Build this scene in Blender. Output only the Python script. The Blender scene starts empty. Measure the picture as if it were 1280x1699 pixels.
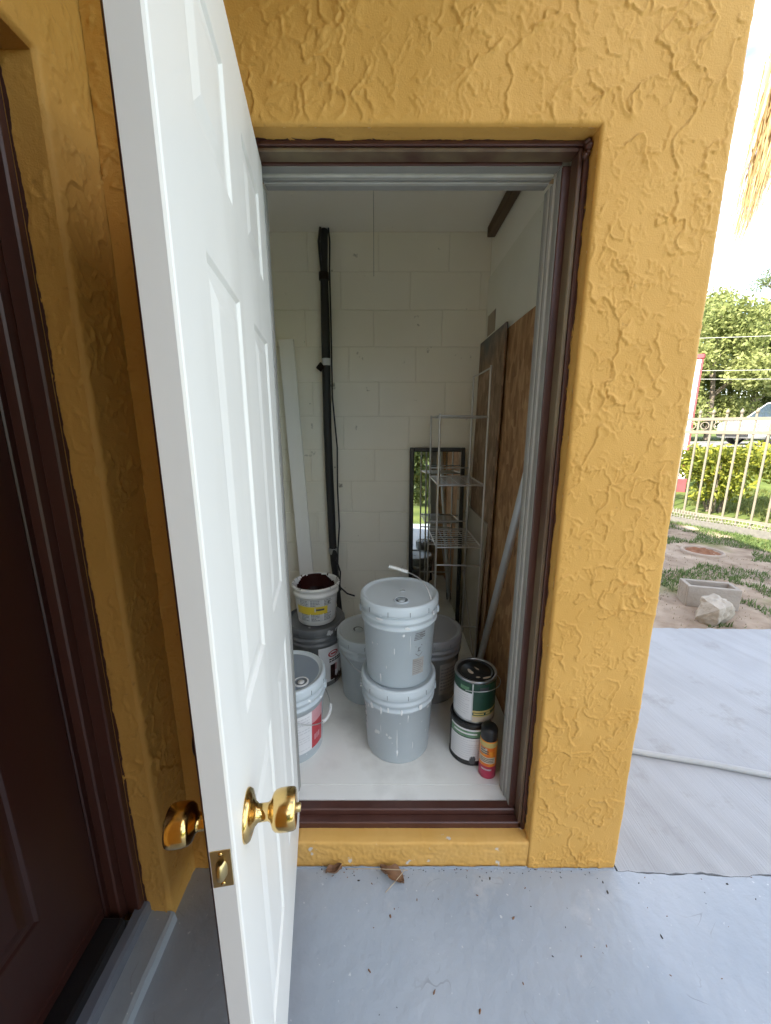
import bpy, bmesh, math, random
import numpy as np
from mathutils import Vector, Matrix
random.seed(7); RNG = np.random.default_rng(11)
scene = bpy.context.scene
COL = scene.collection
R = math.radians

# ------------------------------------------------------------------ camera, sky, sun, exposure
cam_d = bpy.data.cameras.new('camera'); cam = bpy.data.objects.new('camera', cam_d); COL.objects.link(cam)
cam.location = (0, -1.04, 1.48); cam.rotation_euler = (R(90 - 12.45), 0, 0)
cam_d.sensor_fit = 'VERTICAL'; cam_d.sensor_height = 36.0; cam_d.lens = 36.0 * 645.0 / 1699.0
cam_d.clip_start = 0.02; cam_d.clip_end = 2000
scene.camera = cam

SUN_DIR = Vector((-0.70, -0.40, 0.59)).normalized()          # towards the sun
sun_el = math.asin(SUN_DIR.z)
world = bpy.data.worlds.new('World'); scene.world = world; world.use_nodes = True
wn = world.node_tree; wn.nodes.clear()
w_out = wn.nodes.new('ShaderNodeOutputWorld'); w_bg = wn.nodes.new('ShaderNodeBackground')
w_sky = wn.nodes.new('ShaderNodeTexSky'); w_sky.sky_type = 'NISHITA'; w_sky.sun_disc = False
w_sky.sun_elevation = sun_el; w_sky.sun_rotation = math.atan2(SUN_DIR.x, SUN_DIR.y)
w_sky.air_density = 1.0; w_sky.dust_density = 0.5; w_sky.ozone_density = 1.0
w_tc = wn.nodes.new('ShaderNodeTexCoord'); w_mp = wn.nodes.new('ShaderNodeMapping'); w_mp.inputs['Scale'].default_value = (1, 1, 2.2); w_mp.inputs['Location'].default_value = (1.7, 0.4, 0.3)
w_nz = wn.nodes.new('ShaderNodeTexNoise'); w_nz.inputs['Scale'].default_value = 2.6; w_nz.inputs['Detail'].default_value = 8
w_rp = wn.nodes.new('ShaderNodeValToRGB'); w_rp.color_ramp.elements[0].position = 0.45; w_rp.color_ramp.elements[1].position = 0.66
w_mx = wn.nodes.new('ShaderNodeMix'); w_mx.data_type = 'RGBA'
w_mx.inputs['B'].default_value = (8.2, 8.0, 7.7, 1)
L = wn.links.new
L(w_tc.outputs['Generated'], w_mp.inputs['Vector']); L(w_mp.outputs['Vector'], w_nz.inputs['Vector']); L(w_nz.outputs['Fac'], w_rp.inputs['Fac'])
L(w_rp.outputs['Color'], w_mx.inputs['Factor']); L(w_sky.outputs['Color'], w_mx.inputs['A']); L(w_mx.outputs['Result'], w_bg.inputs['Color'])
L(w_bg.outputs['Background'], w_out.inputs['Surface'])
w_bg.inputs['Strength'].default_value = 0.15
sun_l = bpy.data.lights.new('sun', 'SUN'); sun_l.energy = 5.0; sun_l.angle = R(0.6); sun_l.color = (1, 0.93, 0.82)
sun = bpy.data.objects.new('sun', sun_l); COL.objects.link(sun); sun.rotation_euler = SUN_DIR.to_track_quat('Z', 'Y').to_euler()
sun.location = (-20, -12, 18)
scene.view_settings.view_transform = 'Standard'; scene.view_settings.look = 'None'
scene.view_settings.exposure = 1.9; scene.view_settings.gamma = 1.0
scene.cycles.max_bounces = 14; scene.cycles.diffuse_bounces = 10; scene.cycles.glossy_bounces = 6
scene.cycles.sample_clamp_indirect = 8; scene.cycles.use_denoising = True; scene.cycles.adaptive_threshold = 0.025

# ------------------------------------------------------------------ helpers
def tag(o, label=None, cat=None, group=None, kind=None):
    if label: o['label'] = label
    if cat: o['category'] = cat
    if group: o['group'] = group
    if kind: o['kind'] = kind
    return o

def thing(name, label, cat, loc=(0, 0, 0), rz=0, group=None):
    o = bpy.data.objects.new(name, None); COL.objects.link(o); o.location = loc; o.rotation_euler = (0, 0, rz)
    o.empty_display_size = 0.05
    return tag(o, label, cat, group)

class MB:
    def __init__(s): s.v = []; s.f = []; s.m = []; s.sm = []
    def add(s, vs, fs, mi=0, smooth=False):
        b = len(s.v); s.v += [tuple(p) for p in vs]
        for f in fs: s.f.append([b + i for i in f]); s.m.append(mi); s.sm.append(smooth)
    def box(s, x0, x1, y0, y1, z0, z1, mi=0, ch=0.0, mat=None):
        if ch <= 0:
            vs = [(x0,y0,z0),(x1,y0,z0),(x1,y1,z0),(x0,y1,z0),(x0,y0,z1),(x1,y0,z1),(x1,y1,z1),(x0,y1,z1)]
            fs = [(0,3,2,1),(4,5,6,7),(0,1,5,4),(1,2,6,5),(2,3,7,6),(3,0,4,7)]
        else:
            c = ch; vs = []; X = (x0, x1); Y = (y0, y1); Z = (z0, z1); sg = (1, -1)
            idx = {}
            for i in (0,1):
                for j in (0,1):
                    for k in (0,1):
                        for a in range(3):
                            p = [X[i], Y[j], Z[k]]
                            for q in range(3):
                                if q != a: p[q] += c * (sg[i], sg[j], sg[k])[q]
                            idx[(i,j,k,a)] = len(vs); vs.append(tuple(p))
            fs = []
            for a in range(3):
                o = [q for q in range(3) if q != a]
                for e in (0,1):
                    q = []
                    for (m, n) in ((0,0),(1,0),(1,1),(0,1)):
                        t = [0,0,0]; t[a] = e; t[o[0]] = m; t[o[1]] = n; q.append(idx[(t[0],t[1],t[2],a)])
                    flip = (e == 0) != (a == 1)
                    fs.append(tuple(reversed(q)) if flip else tuple(q))
            for a in range(3):        # edge chamfers along axis a
                o = [q for q in range(3) if q != a]
                for m in (0,1):
                    for n in (0,1):
                        q = []
                        for e, ax in ((0,o[0]),(1,o[0]),(1,o[1]),(0,o[1])):
                            t = [0,0,0]; t[a] = e; t[o[0]] = m; t[o[1]] = n; q.append(idx[(t[0],t[1],t[2],ax)])
                        fs.append(tuple(q))
            for i in (0,1):
                for j in (0,1):
                    for k in (0,1): fs.append(tuple(idx[(i,j,k,a)] for a in range(3)))
        if mat is not None: vs = [tuple(mat @ Vector(p)) for p in vs]
        s.add(vs, fs, mi)
    def lathe(s, prof, n=32, c=(0,0,0), mi=0, smooth=True, a0=0.0, a1=2*math.pi, axis=None, mis=None):
        full = abs(a1 - a0 - 2*math.pi) < 1e-6; cols = n if full else n + 1
        vs = []
        for i in range(cols):
            a = a0 + (a1 - a0) * i / n
            for (r, z) in prof:
                p = Vector((r*math.cos(a), r*math.sin(a), z))
                if axis is not None: p = axis @ p
                vs.append((p.x + c[0], p.y + c[1], p.z + c[2]))
        m = len(prof); b = len(s.v); s.v += vs
        for i in range(n):
            j = (i + 1) % cols
            for k in range(m - 1):
                s.f.append([b+i*m+k, b+j*m+k, b+j*m+k+1, b+i*m+k+1]); s.m.append(mis[k] if mis else mi); s.sm.append(smooth)
    def disc(s, r, z, c=(0,0,0), n=32, mi=0, up=True, axis=None):
        vs = []
        for i in range(n):
            p = Vector((r*math.cos(2*math.pi*i/n), r*math.sin(2*math.pi*i/n), z))
            if axis is not None: p = axis @ p
            vs.append((p.x+c[0], p.y+c[1], p.z+c[2]))
        s.add(vs, [tuple(range(n)) if up else tuple(reversed(range(n)))], mi)
    def tube(s, pts, r, n=8, mi=0, cap=True, smooth=True):
        pts = [Vector(p) for p in pts]; rs = r if isinstance(r, (list, tuple)) else [r]*len(pts)
        vs = []; prev = None
        for i, p in enumerate(pts):
            t = (pts[min(i+1, len(pts)-1)] - pts[max(i-1, 0)]).normalized()
            if prev is None: prev = t.orthogonal().normalized()
            nrm = (prev - t*prev.dot(t))
            nrm = nrm.normalized() if nrm.length > 1e-6 else t.orthogonal().normalized()
            prev = nrm; bn = t.cross(nrm)
            for k in range(n):
                a = 2*math.pi*k/n; vs.append(p + (nrm*math.cos(a) + bn*math.sin(a))*rs[i])
        fs = []
        for i in range(len(pts)-1):
            for k in range(n): fs.append((i*n+k, i*n+(k+1)%n, (i+1)*n+(k+1)%n, (i+1)*n+k))
        s.add(vs, fs, mi, smooth)
        if cap:
            s.add([vs[k] for k in range(n)], [tuple(reversed(range(n)))], mi); s.add(vs[-n:], [tuple(range(n))], mi)
    def quad(s, a, b, c, d, mi=0): s.add([a, b, c, d], [(0,1,2,3)], mi)
    def mesh(s, name, mats, fix=True):
        me = bpy.data.meshes.new(name); me.from_pydata(s.v, [], s.f)
        for m in (mats if isinstance(mats, (list, tuple)) else [mats]): me.materials.append(m)
        me.polygons.foreach_set('material_index', s.m); me.polygons.foreach_set('use_smooth', s.sm)
        if fix:
            bm = bmesh.new(); bm.from_mesh(me); bmesh.ops.recalc_face_normals(bm, faces=bm.faces[:]); bm.to_mesh(me); bm.free()
        me.update(); return me
    def build(s, name, mats, parent=None, loc=(0,0,0), fix=True):
        return link(name, s.mesh(name, mats, fix), parent, loc)

def link(name, me, parent=None, loc=(0,0,0), rot=None):
    o = bpy.data.objects.new(name, me); COL.objects.link(o); o.location = loc
    if rot is not None: o.rotation_euler = rot
    if parent is not None: o.parent = parent
    return o

def copy_tree(o, parent=None):
    c = o.copy(); COL.objects.link(c); c.parent = parent
    for ch in list(o.children): copy_tree(ch, c)
    return c

def np_mesh(name, verts, quads, mats, smooth=True, parent=None):
    me = bpy.data.meshes.new(name); nv = len(verts); nf = len(quads); k = quads.shape[1]
    me.vertices.add(nv); me.vertices.foreach_set('co', np.ascontiguousarray(verts, dtype=np.float32).ravel())
    me.loops.add(nf*k); me.loops.foreach_set('vertex_index', np.ascontiguousarray(quads, dtype=np.int32).ravel())
    me.polygons.add(nf); me.polygons.foreach_set('loop_start', np.arange(0, nf*k, k, dtype=np.int32))
    me.polygons.foreach_set('loop_total', np.full(nf, k, dtype=np.int32))
    me.polygons.foreach_set('use_smooth', np.full(nf, smooth, dtype=bool))
    for m in (mats if isinstance(mats, (list, tuple)) else [mats]): me.materials.append(m)
    me.update(calc_edges=True); me.validate()
    return link(name, me, parent)

# numpy gradient noise
_PERM = np.random.default_rng(5).permutation(256); _PERM = np.concatenate([_PERM, _PERM])
_ANG = np.random.default_rng(6).random(256) * 2 * np.pi
def pn(x, y, seed=0):
    x = np.asarray(x, dtype=np.float64) + seed*17.13; y = np.asarray(y, dtype=np.float64) + seed*9.71
    xi = np.floor(x).astype(int); yi = np.floor(y).astype(int); xf = x - xi; yf = y - yi
    u = xf*xf*xf*(xf*(xf*6-15)+10); v = yf*yf*yf*(yf*(yf*6-15)+10)
    def g(i, j, dx, dy):
        h = _ANG[_PERM[(_PERM[i & 255] + j) & 255]]; return np.cos(h)*dx + np.sin(h)*dy
    a = g(xi, yi, xf, yf); b = g(xi+1, yi, xf-1, yf); c = g(xi, yi+1, xf, yf-1); d = g(xi+1, yi+1, xf-1, yf-1)
    return 1.5*((a*(1-u)+b*u)*(1-v) + (c*(1-u)+d*u)*v)
def fbm(x, y, seed=0, o=4):
    s = 0; a = 1.0
    for i in range(o): s = s + a*pn(x*2**i, y*2**i, seed+i*3); a *= 0.5
    return s
def sstep(a, b, x):
    t = np.clip((x-a)/(b-a), 0, 1); return t*t*(3-2*t)

# ------------------------------------------------------------------ materials
def rgb(r, g, b):           # sRGB 0-255 -> linear
    f = lambda c: ((c/255+0.055)/1.055)**2.4 if c/255 > 0.04045 else c/255/12.92
    return (f(r), f(g), f(b), 1)

def mat(name, col, rough=0.6, metal=0.0, col2=None, nscale=6.0, namt=0.5, bump=0.0, bscale=60.0, spec=0.5, detail=4,
        stretch=(1,1,1), col3=None, c3scale=30.0, c3lo=0.62, c3hi=0.66, coat=0.0, rough2=None, bdist=0.002):
    m = bpy.data.materials.new(name); m.use_nodes = True; nt = m.node_tree; N = nt.nodes; b = N['Principled BSDF']
    b.inputs['Roughness'].default_value = rough; b.inputs['Metallic'].default_value = metal
    b.inputs['Specular IOR Level'].default_value = spec; b.inputs['Base Color'].default_value = col
    if coat: b.inputs['Coat Weight'].default_value = coat; b.inputs['Coat Roughness'].default_value = 0.1
    mp = N.new('ShaderNodeMapping'); mp.inputs['Scale'].default_value = stretch
    ge = N.new('ShaderNodeNewGeometry'); nt.links.new(ge.outputs['Position'], mp.inputs['Vector'])
    last = None
    if col2 is not None:
        nz = N.new('ShaderNodeTexNoise'); nz.inputs['Scale'].default_value = nscale; nz.inputs['Detail'].default_value = detail
        rp = N.new('ShaderNodeValToRGB'); rp.color_ramp.elements[0].position = 0.5 - namt*0.5; rp.color_ramp.elements[1].position = 0.5 + namt*0.5
        rp.color_ramp.elements[0].color = col; rp.color_ramp.elements[1].color = col2
        nt.links.new(mp.outputs['Vector'], nz.inputs['Vector']); nt.links.new(nz.outputs['Fac'], rp.inputs['Fac'])
        last = rp.outputs['Color']
        if rough2 is not None:
            mr = N.new('ShaderNodeMapRange'); mr.inputs['To Min'].default_value = rough; mr.inputs['To Max'].default_value = rough2
            mr.inputs['From Min'].default_value = 0.35; mr.inputs['From Max'].default_value = 0.65
            nt.links.new(nz.outputs['Fac'], mr.inputs['Value']); nt.links.new(mr.outputs['Result'], b.inputs['Roughness'])
    if col3 is not None:
        n3 = N.new('ShaderNodeTexNoise'); n3.inputs['Scale'].default_value = c3scale; n3.inputs['Detail'].default_value = 5
        r3 = N.new('ShaderNodeValToRGB'); r3.color_ramp.elements[0].position = c3lo; r3.color_ramp.elements[1].position = c3hi
        mx = N.new('ShaderNodeMix'); mx.data_type = 'RGBA'
        nt.links.new(mp.outputs['Vector'], n3.inputs['Vector']); nt.links.new(n3.outputs['Fac'], r3.inputs['Fac'])
        nt.links.new(r3.outputs['Color'], mx.inputs['Factor'])
        if last is not None: nt.links.new(last, mx.inputs['A'])
        else: mx.inputs['A'].default_value = col
        mx.inputs['B'].default_value = col3; last = mx.outputs['Result']
    if last is not None: nt.links.new(last, b.inputs['Base Color'])
    if bump > 0:
        nb = N.new('ShaderNodeTexNoise'); nb.inputs['Scale'].default_value = bscale; nb.inputs['Detail'].default_value = 5
        bp = N.new('ShaderNodeBump'); bp.inputs['Strength'].default_value = bump; bp.inputs['Distance'].default_value = bdist
        nt.links.new(mp.outputs['Vector'], nb.inputs['Vector']); nt.links.new(nb.outputs['Fac'], bp.inputs['Height'])
        nt.links.new(bp.outputs['Normal'], b.inputs['Normal'])
    return m

M = {}
M['stucco'] = mat('yellow_stucco', (0.575, 0.315, 0.072, 1), 0.6, col2=(0.65, 0.37, 0.098, 1), nscale=3.5, namt=0.5, bump=0.7, bscale=260, spec=0.28, bdist=0.0014, col3=(0.42, 0.235, 0.065, 1), c3scale=45, c3lo=0.66, c3hi=0.80)
M['sill'] = mat('yellow_sill', (0.62, 0.345, 0.085, 1), 0.6, col2=(0.66, 0.39, 0.12, 1), nscale=9, bump=0.5, bscale=70, col3=(0.6, 0.56, 0.5, 1), c3scale=22, c3lo=0.66, c3hi=0.69, spec=0.3)
M['brown'] = mat('brown_gloss_paint', (0.064, 0.023, 0.017, 1), 0.36, col2=(0.088, 0.034, 0.025, 1), nscale=14, bump=0.25, bscale=40, stretch=(1,1,0.15))
M['brownthin'] = mat('brown_thin_paint', (0.085, 0.038, 0.026, 1), 0.45, col2=(0.19, 0.145, 0.085, 1), nscale=9, namt=0.35, bump=0.3, bscale=50, stretch=(1,1,0.35))
M['browndoor'] = mat('brown_door_paint', (0.040, 0.013, 0.011, 1), 0.36, col2=(0.048, 0.017, 0.013, 1), nscale=10, bump=0.12, bscale=60, stretch=(1,1,0.1), col3=(0.3,0.28,0.26,1), c3scale=60, c3lo=0.78, c3hi=0.80)
M['blackpaint'] = mat('black_threshold', (0.012, 0.012, 0.014, 1), 0.35, bump=0.2, bscale=50, col2=(0.02,0.02,0.022,1))
M['framegrey'] = mat('grey_frame_paint', (0.25, 0.245, 0.228, 1), 0.5, col2=(0.30, 0.295, 0.275, 1), nscale=12, bump=0.15, bscale=40)
M['framewhite'] = mat('white_weatherstrip', (0.48, 0.47, 0.45, 1), 0.4, col2=(0.38,0.375,0.36,1), nscale=30)
M['whitedoor'] = mat('white_door_paint', (0.76, 0.755, 0.725, 1), 0.38, col2=(0.80, 0.795, 0.765, 1), nscale=4, bump=0.12, bscale=60, spec=0.5, stretch=(1, 1, 0.3), col3=(0.64, 0.63, 0.595, 1), c3scale=5, c3lo=0.56, c3hi=0.85, rough2=0.5)
M['dooredge'] = mat('door_edge_shade_grey', (0.60, 0.61, 0.62, 1), 0.5, col2=(0.63, 0.64, 0.65, 1), nscale=8)  # edge of the white door, toned grey to stand for shade
M['brass'] = mat('polished_brass', (0.80, 0.55, 0.21, 1), 0.12, 1.0, col2=(0.68, 0.47, 0.19, 1), nscale=60, namt=0.5, rough2=0.26)
M['brassplate'] = mat('brushed_brass', (0.55, 0.42, 0.20, 1), 0.32, 1.0, bump=0.1, bscale=200)
M['darkmetal'] = mat('dark_bronze', (0.03, 0.022, 0.018, 1), 0.3, 0.8)
M['block'] = mat('white_block_paint', (0.84, 0.80, 0.68, 1), 0.7, col2=(0.88, 0.85, 0.745, 1), nscale=3, bump=0.45, bscale=70, col3=(0.36, 0.34, 0.29, 1), c3scale=14, c3lo=0.70, c3hi=0.76)
M['mortar'] = mat('painted_mortar', (0.74, 0.70, 0.59, 1), 0.8, col2=(0.82, 0.79, 0.69, 1), nscale=20, bump=0.3, bscale=90)
M['plaster'] = mat('white_plaster', (0.86, 0.83, 0.75, 1), 0.7, col2=(0.88, 0.86, 0.79, 1), nscale=5, bump=0.1, bscale=80, col3=(0.3, 0.28, 0.25, 1), c3scale=16, c3lo=0.74, c3hi=0.77)
M['drywall'] = mat('cream_drywall', (0.76, 0.745, 0.65, 1), 0.75, col2=(0.80, 0.785, 0.70, 1), nscale=5, col3=(0.3, 0.25, 0.2, 1), c3scale=20, c3lo=0.74, c3hi=0.77)
M['floorin'] = mat('white_floor_paint', (0.80, 0.80, 0.77, 1), 0.4, col2=(0.84, 0.84, 0.81, 1), nscale=5, bump=0.08, bscale=60, col3=(0.58,0.57,0.54,1), c3scale=5, c3lo=0.52, c3hi=0.8)
M['timber'] = mat('raw_timber', (0.42, 0.27, 0.14, 1), 0.65, col2=(0.55, 0.37, 0.2, 1), nscale=8, stretch=(8,8,0.6), bump=0.2, bscale=30)
M['darkwood'] = mat('dark_batten', (0.075, 0.045, 0.026, 1), 0.6, col2=(0.12, 0.075, 0.045, 1), nscale=10, stretch=(6,0.6,6))
M['concretein'] = mat('raw_concrete', (0.35,0.34,0.32,1), 0.85, col2=(0.42,0.41,0.39,1), nscale=5, bump=0.4)

def osb_mat(name, cols, stretch, dark_top=None):
    m = bpy.data.materials.new(name); m.use_nodes = True; nt = m.node_tree; N = nt.nodes; b = N['Principled BSDF']; Lk = nt.links.new
    b.inputs['Roughness'].default_value = 0.6; b.inputs['Specular IOR Level'].default_value = 0.3
    tc = N.new('ShaderNodeTexCoord'); mp = N.new('ShaderNodeMapping'); mp.inputs['Scale'].default_value = stretch
    Lk(tc.outputs['Object'], mp.inputs['Vector'])
    vo = N.new('ShaderNodeTexVoronoi'); vo.inputs['Scale'].default_value = 34; Lk(mp.outputs['Vector'], vo.inputs['Vector'])
    nz = N.new('ShaderNodeTexNoise'); nz.inputs['Scale'].default_value = 16; nz.inputs['Detail'].default_value = 7; nz.inputs['Distortion'].default_value = 1.2
    Lk(mp.outputs['Vector'], nz.inputs['Vector'])
    ad = N.new('ShaderNodeMix'); ad.data_type = 'FLOAT'; ad.inputs['Factor'].default_value = 0.6
    Lk(vo.outputs['Color'], ad.inputs['A']); Lk(nz.outputs['Fac'], ad.inputs['B'])
    rp = N.new('ShaderNodeValToRGB'); e = rp.color_ramp.elements; e[0].position = 0.25; e[1].position = 0.75
    e[0].color = cols[0]; e[1].color = cols[2]; k = e.new(0.5); k.color = cols[1]
    Lk(ad.outputs['Result'], rp.inputs['Fac']); out = rp.outputs['Color']
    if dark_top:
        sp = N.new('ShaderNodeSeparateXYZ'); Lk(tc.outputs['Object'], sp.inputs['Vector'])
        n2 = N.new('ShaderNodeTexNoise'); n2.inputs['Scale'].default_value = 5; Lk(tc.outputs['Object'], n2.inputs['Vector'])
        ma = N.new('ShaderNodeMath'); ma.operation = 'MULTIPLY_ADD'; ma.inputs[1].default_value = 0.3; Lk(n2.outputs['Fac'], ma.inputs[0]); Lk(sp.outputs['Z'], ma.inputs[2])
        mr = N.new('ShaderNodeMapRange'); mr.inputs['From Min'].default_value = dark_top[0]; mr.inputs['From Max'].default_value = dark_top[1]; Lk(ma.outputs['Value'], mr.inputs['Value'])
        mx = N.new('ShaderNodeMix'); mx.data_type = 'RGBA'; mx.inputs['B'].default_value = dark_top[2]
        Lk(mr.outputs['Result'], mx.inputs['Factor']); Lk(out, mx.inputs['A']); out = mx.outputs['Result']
    Lk(out, b.inputs['Base Color'])
    return m
M['osb'] = osb_mat('orange_plywood', [(0.22,0.10,0.04,1),(0.40,0.215,0.095,1),(0.58,0.37,0.19,1)], (1, 1.3, 0.42))
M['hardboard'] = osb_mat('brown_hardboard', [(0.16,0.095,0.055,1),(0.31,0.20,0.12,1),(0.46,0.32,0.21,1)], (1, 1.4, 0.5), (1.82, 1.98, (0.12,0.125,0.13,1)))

def porch_mat():
    m = bpy.data.materials.new('grey_blue_floor_paint'); m.use_nodes = True; nt = m.node_tree; N = nt.nodes; b = N['Principled BSDF']; Lk = nt.links.new
    tc = N.new('ShaderNodeTexCoord')
    n1 = N.new('ShaderNodeTexNoise'); n1.inputs['Scale'].default_value = 1.7; n1.inputs['Detail'].default_value = 10; n1.inputs['Distortion'].default_value = 0.6; Lk(tc.outputs['Object'], n1.inputs['Vector'])
    r1 = N.new('ShaderNodeValToRGB'); r1.color_ramp.elements[0].position = 0.3; r1.color_ramp.elements[1].position = 0.7
    r1.color_ramp.elements[0].color = (0.30, 0.35, 0.41, 1); r1.color_ramp.elements[1].color = (0.41, 0.45, 0.50, 1)
    Lk(n1.outputs['Fac'], r1.inputs['Fac'])
    n2 = N.new('ShaderNodeTexNoise'); n2.inputs['Scale'].default_value = 55; n2.inputs['Detail'].default_value = 3; Lk(tc.outputs['Object'], n2.inputs['Vector'])
    r2 = N.new('ShaderNodeValToRGB'); r2.color_ramp.elements[0].position = 0.70; r2.color_ramp.elements[1].position = 0.73; Lk(n2.outputs['Fac'], r2.inputs['Fac'])
    mx = N.new('ShaderNodeMix'); mx.data_type = 'RGBA'; mx.inputs['B'].default_value = (0.55, 0.58, 0.6, 1); Lk(r2.outputs['Color'], mx.inputs['Factor']); Lk(r1.outputs['Color'], mx.inputs['A'])
    n4 = N.new('ShaderNodeTexNoise'); n4.inputs['Scale'].default_value = 38; n4.inputs['Detail'].default_value = 2; Lk(tc.outputs['Object'], n4.inputs['Vector'])
    r4 = N.new('ShaderNodeValToRGB'); r4.color_ramp.elements[0].position = 0.765; r4.color_ramp.elements[1].position = 0.775; Lk(n4.outputs['Fac'], r4.inputs['Fac'])
    mx2 = N.new('ShaderNodeMix'); mx2.data_type = 'RGBA'; mx2.inputs['B'].default_value = (0.12, 0.11, 0.10, 1); Lk(r4.outputs['Color'], mx2.inputs['Factor']); Lk(mx.outputs['Result'], mx2.inputs['A'])
    n5 = N.new('ShaderNodeTexNoise'); n5.inputs['Scale'].default_value = 5.0; n5.inputs['Detail'].default_value = 1.5; n5.inputs['Distortion'].default_value = 1.5; Lk(tc.outputs['Object'], n5.inputs['Vector'])
    sb = N.new('ShaderNodeMath'); sb.operation = 'SUBTRACT'; sb.inputs[1].default_value = 0.5; Lk(n5.outputs['Fac'], sb.inputs[0]); ab = N.new('ShaderNodeMath'); ab.operation = 'ABSOLUTE'; Lk(sb.outputs['Value'], ab.inputs[0])
    lt = N.new('ShaderNodeMath'); lt.operation = 'LESS_THAN'; lt.inputs[1].default_value = 0.0045; Lk(ab.outputs['Value'], lt.inputs[0])
    n6 = N.new('ShaderNodeTexNoise'); n6.inputs['Scale'].default_value = 9; n6.inputs['Detail'].default_value = 3; Lk(tc.outputs['Object'], n6.inputs['Vector']); r6 = N.new('ShaderNodeValToRGB'); r6.color_ramp.elements[0].position = 0.56; r6.color_ramp.elements[1].position = 0.66; Lk(n6.outputs['Fac'], r6.inputs['Fac'])
    mm = N.new('ShaderNodeMath'); mm.operation = 'MULTIPLY'; Lk(lt.outputs['Value'], mm.inputs[0]); Lk(r6.outputs['Color'], mm.inputs[1]); m5 = N.new('ShaderNodeMath'); m5.operation = 'MULTIPLY'; m5.inputs[1].default_value = 0.55; Lk(mm.outputs['Value'], m5.inputs[0])
    mx3 = N.new('ShaderNodeMix'); mx3.data_type = 'RGBA'; mx3.inputs['B'].default_value = (0.24, 0.25, 0.27, 1); Lk(m5.outputs['Value'], mx3.inputs['Factor']); Lk(mx2.outputs['Result'], mx3.inputs['A'])
    n7 = N.new('ShaderNodeTexNoise'); n7.inputs['Scale'].default_value = 4.5; n7.inputs['Detail'].default_value = 12; n7.inputs['Roughness'].default_value = 0.7; Lk(tc.outputs['Object'], n7.inputs['Vector']); r7 = N.new('ShaderNodeValToRGB'); r7.color_ramp.elements[0].position = 0.57; r7.color_ramp.elements[1].position = 0.72; Lk(n7.outputs['Fac'], r7.inputs['Fac'])
    m7 = N.new('ShaderNodeMath'); m7.operation = 'MULTIPLY'; m7.inputs[1].default_value = 0.6; Lk(r7.outputs['Color'], m7.inputs[0])
    mx4 = N.new('ShaderNodeMix'); mx4.data_type = 'RGBA'; mx4.inputs['B'].default_value = (0.50, 0.525, 0.55, 1); Lk(m7.outputs['Value'], mx4.inputs['Factor']); Lk(mx3.outputs['Result'], mx4.inputs['A']); Lk(mx4.outputs['Result'], b.inputs['Base Color'])
    b.inputs['Roughness'].default_value = 0.5; b.inputs['Specular IOR Level'].default_value = 0.4
    n3 = N.new('ShaderNodeTexNoise'); n3.inputs['Scale'].default_value = 26; n3.inputs['Detail'].default_value = 8; Lk(tc.outputs['Object'], n3.inputs['Vector'])
    bp = N.new('ShaderNodeBump'); bp.inputs['Strength'].default_value = 0.8; bp.inputs['Distance'].default_value = 0.004; Lk(n3.outputs['Fac'], bp.inputs['Height'])
    Lk(bp.outputs['Normal'], b.inputs['Normal'])
    return m
M['porch'] = porch_mat()
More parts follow.
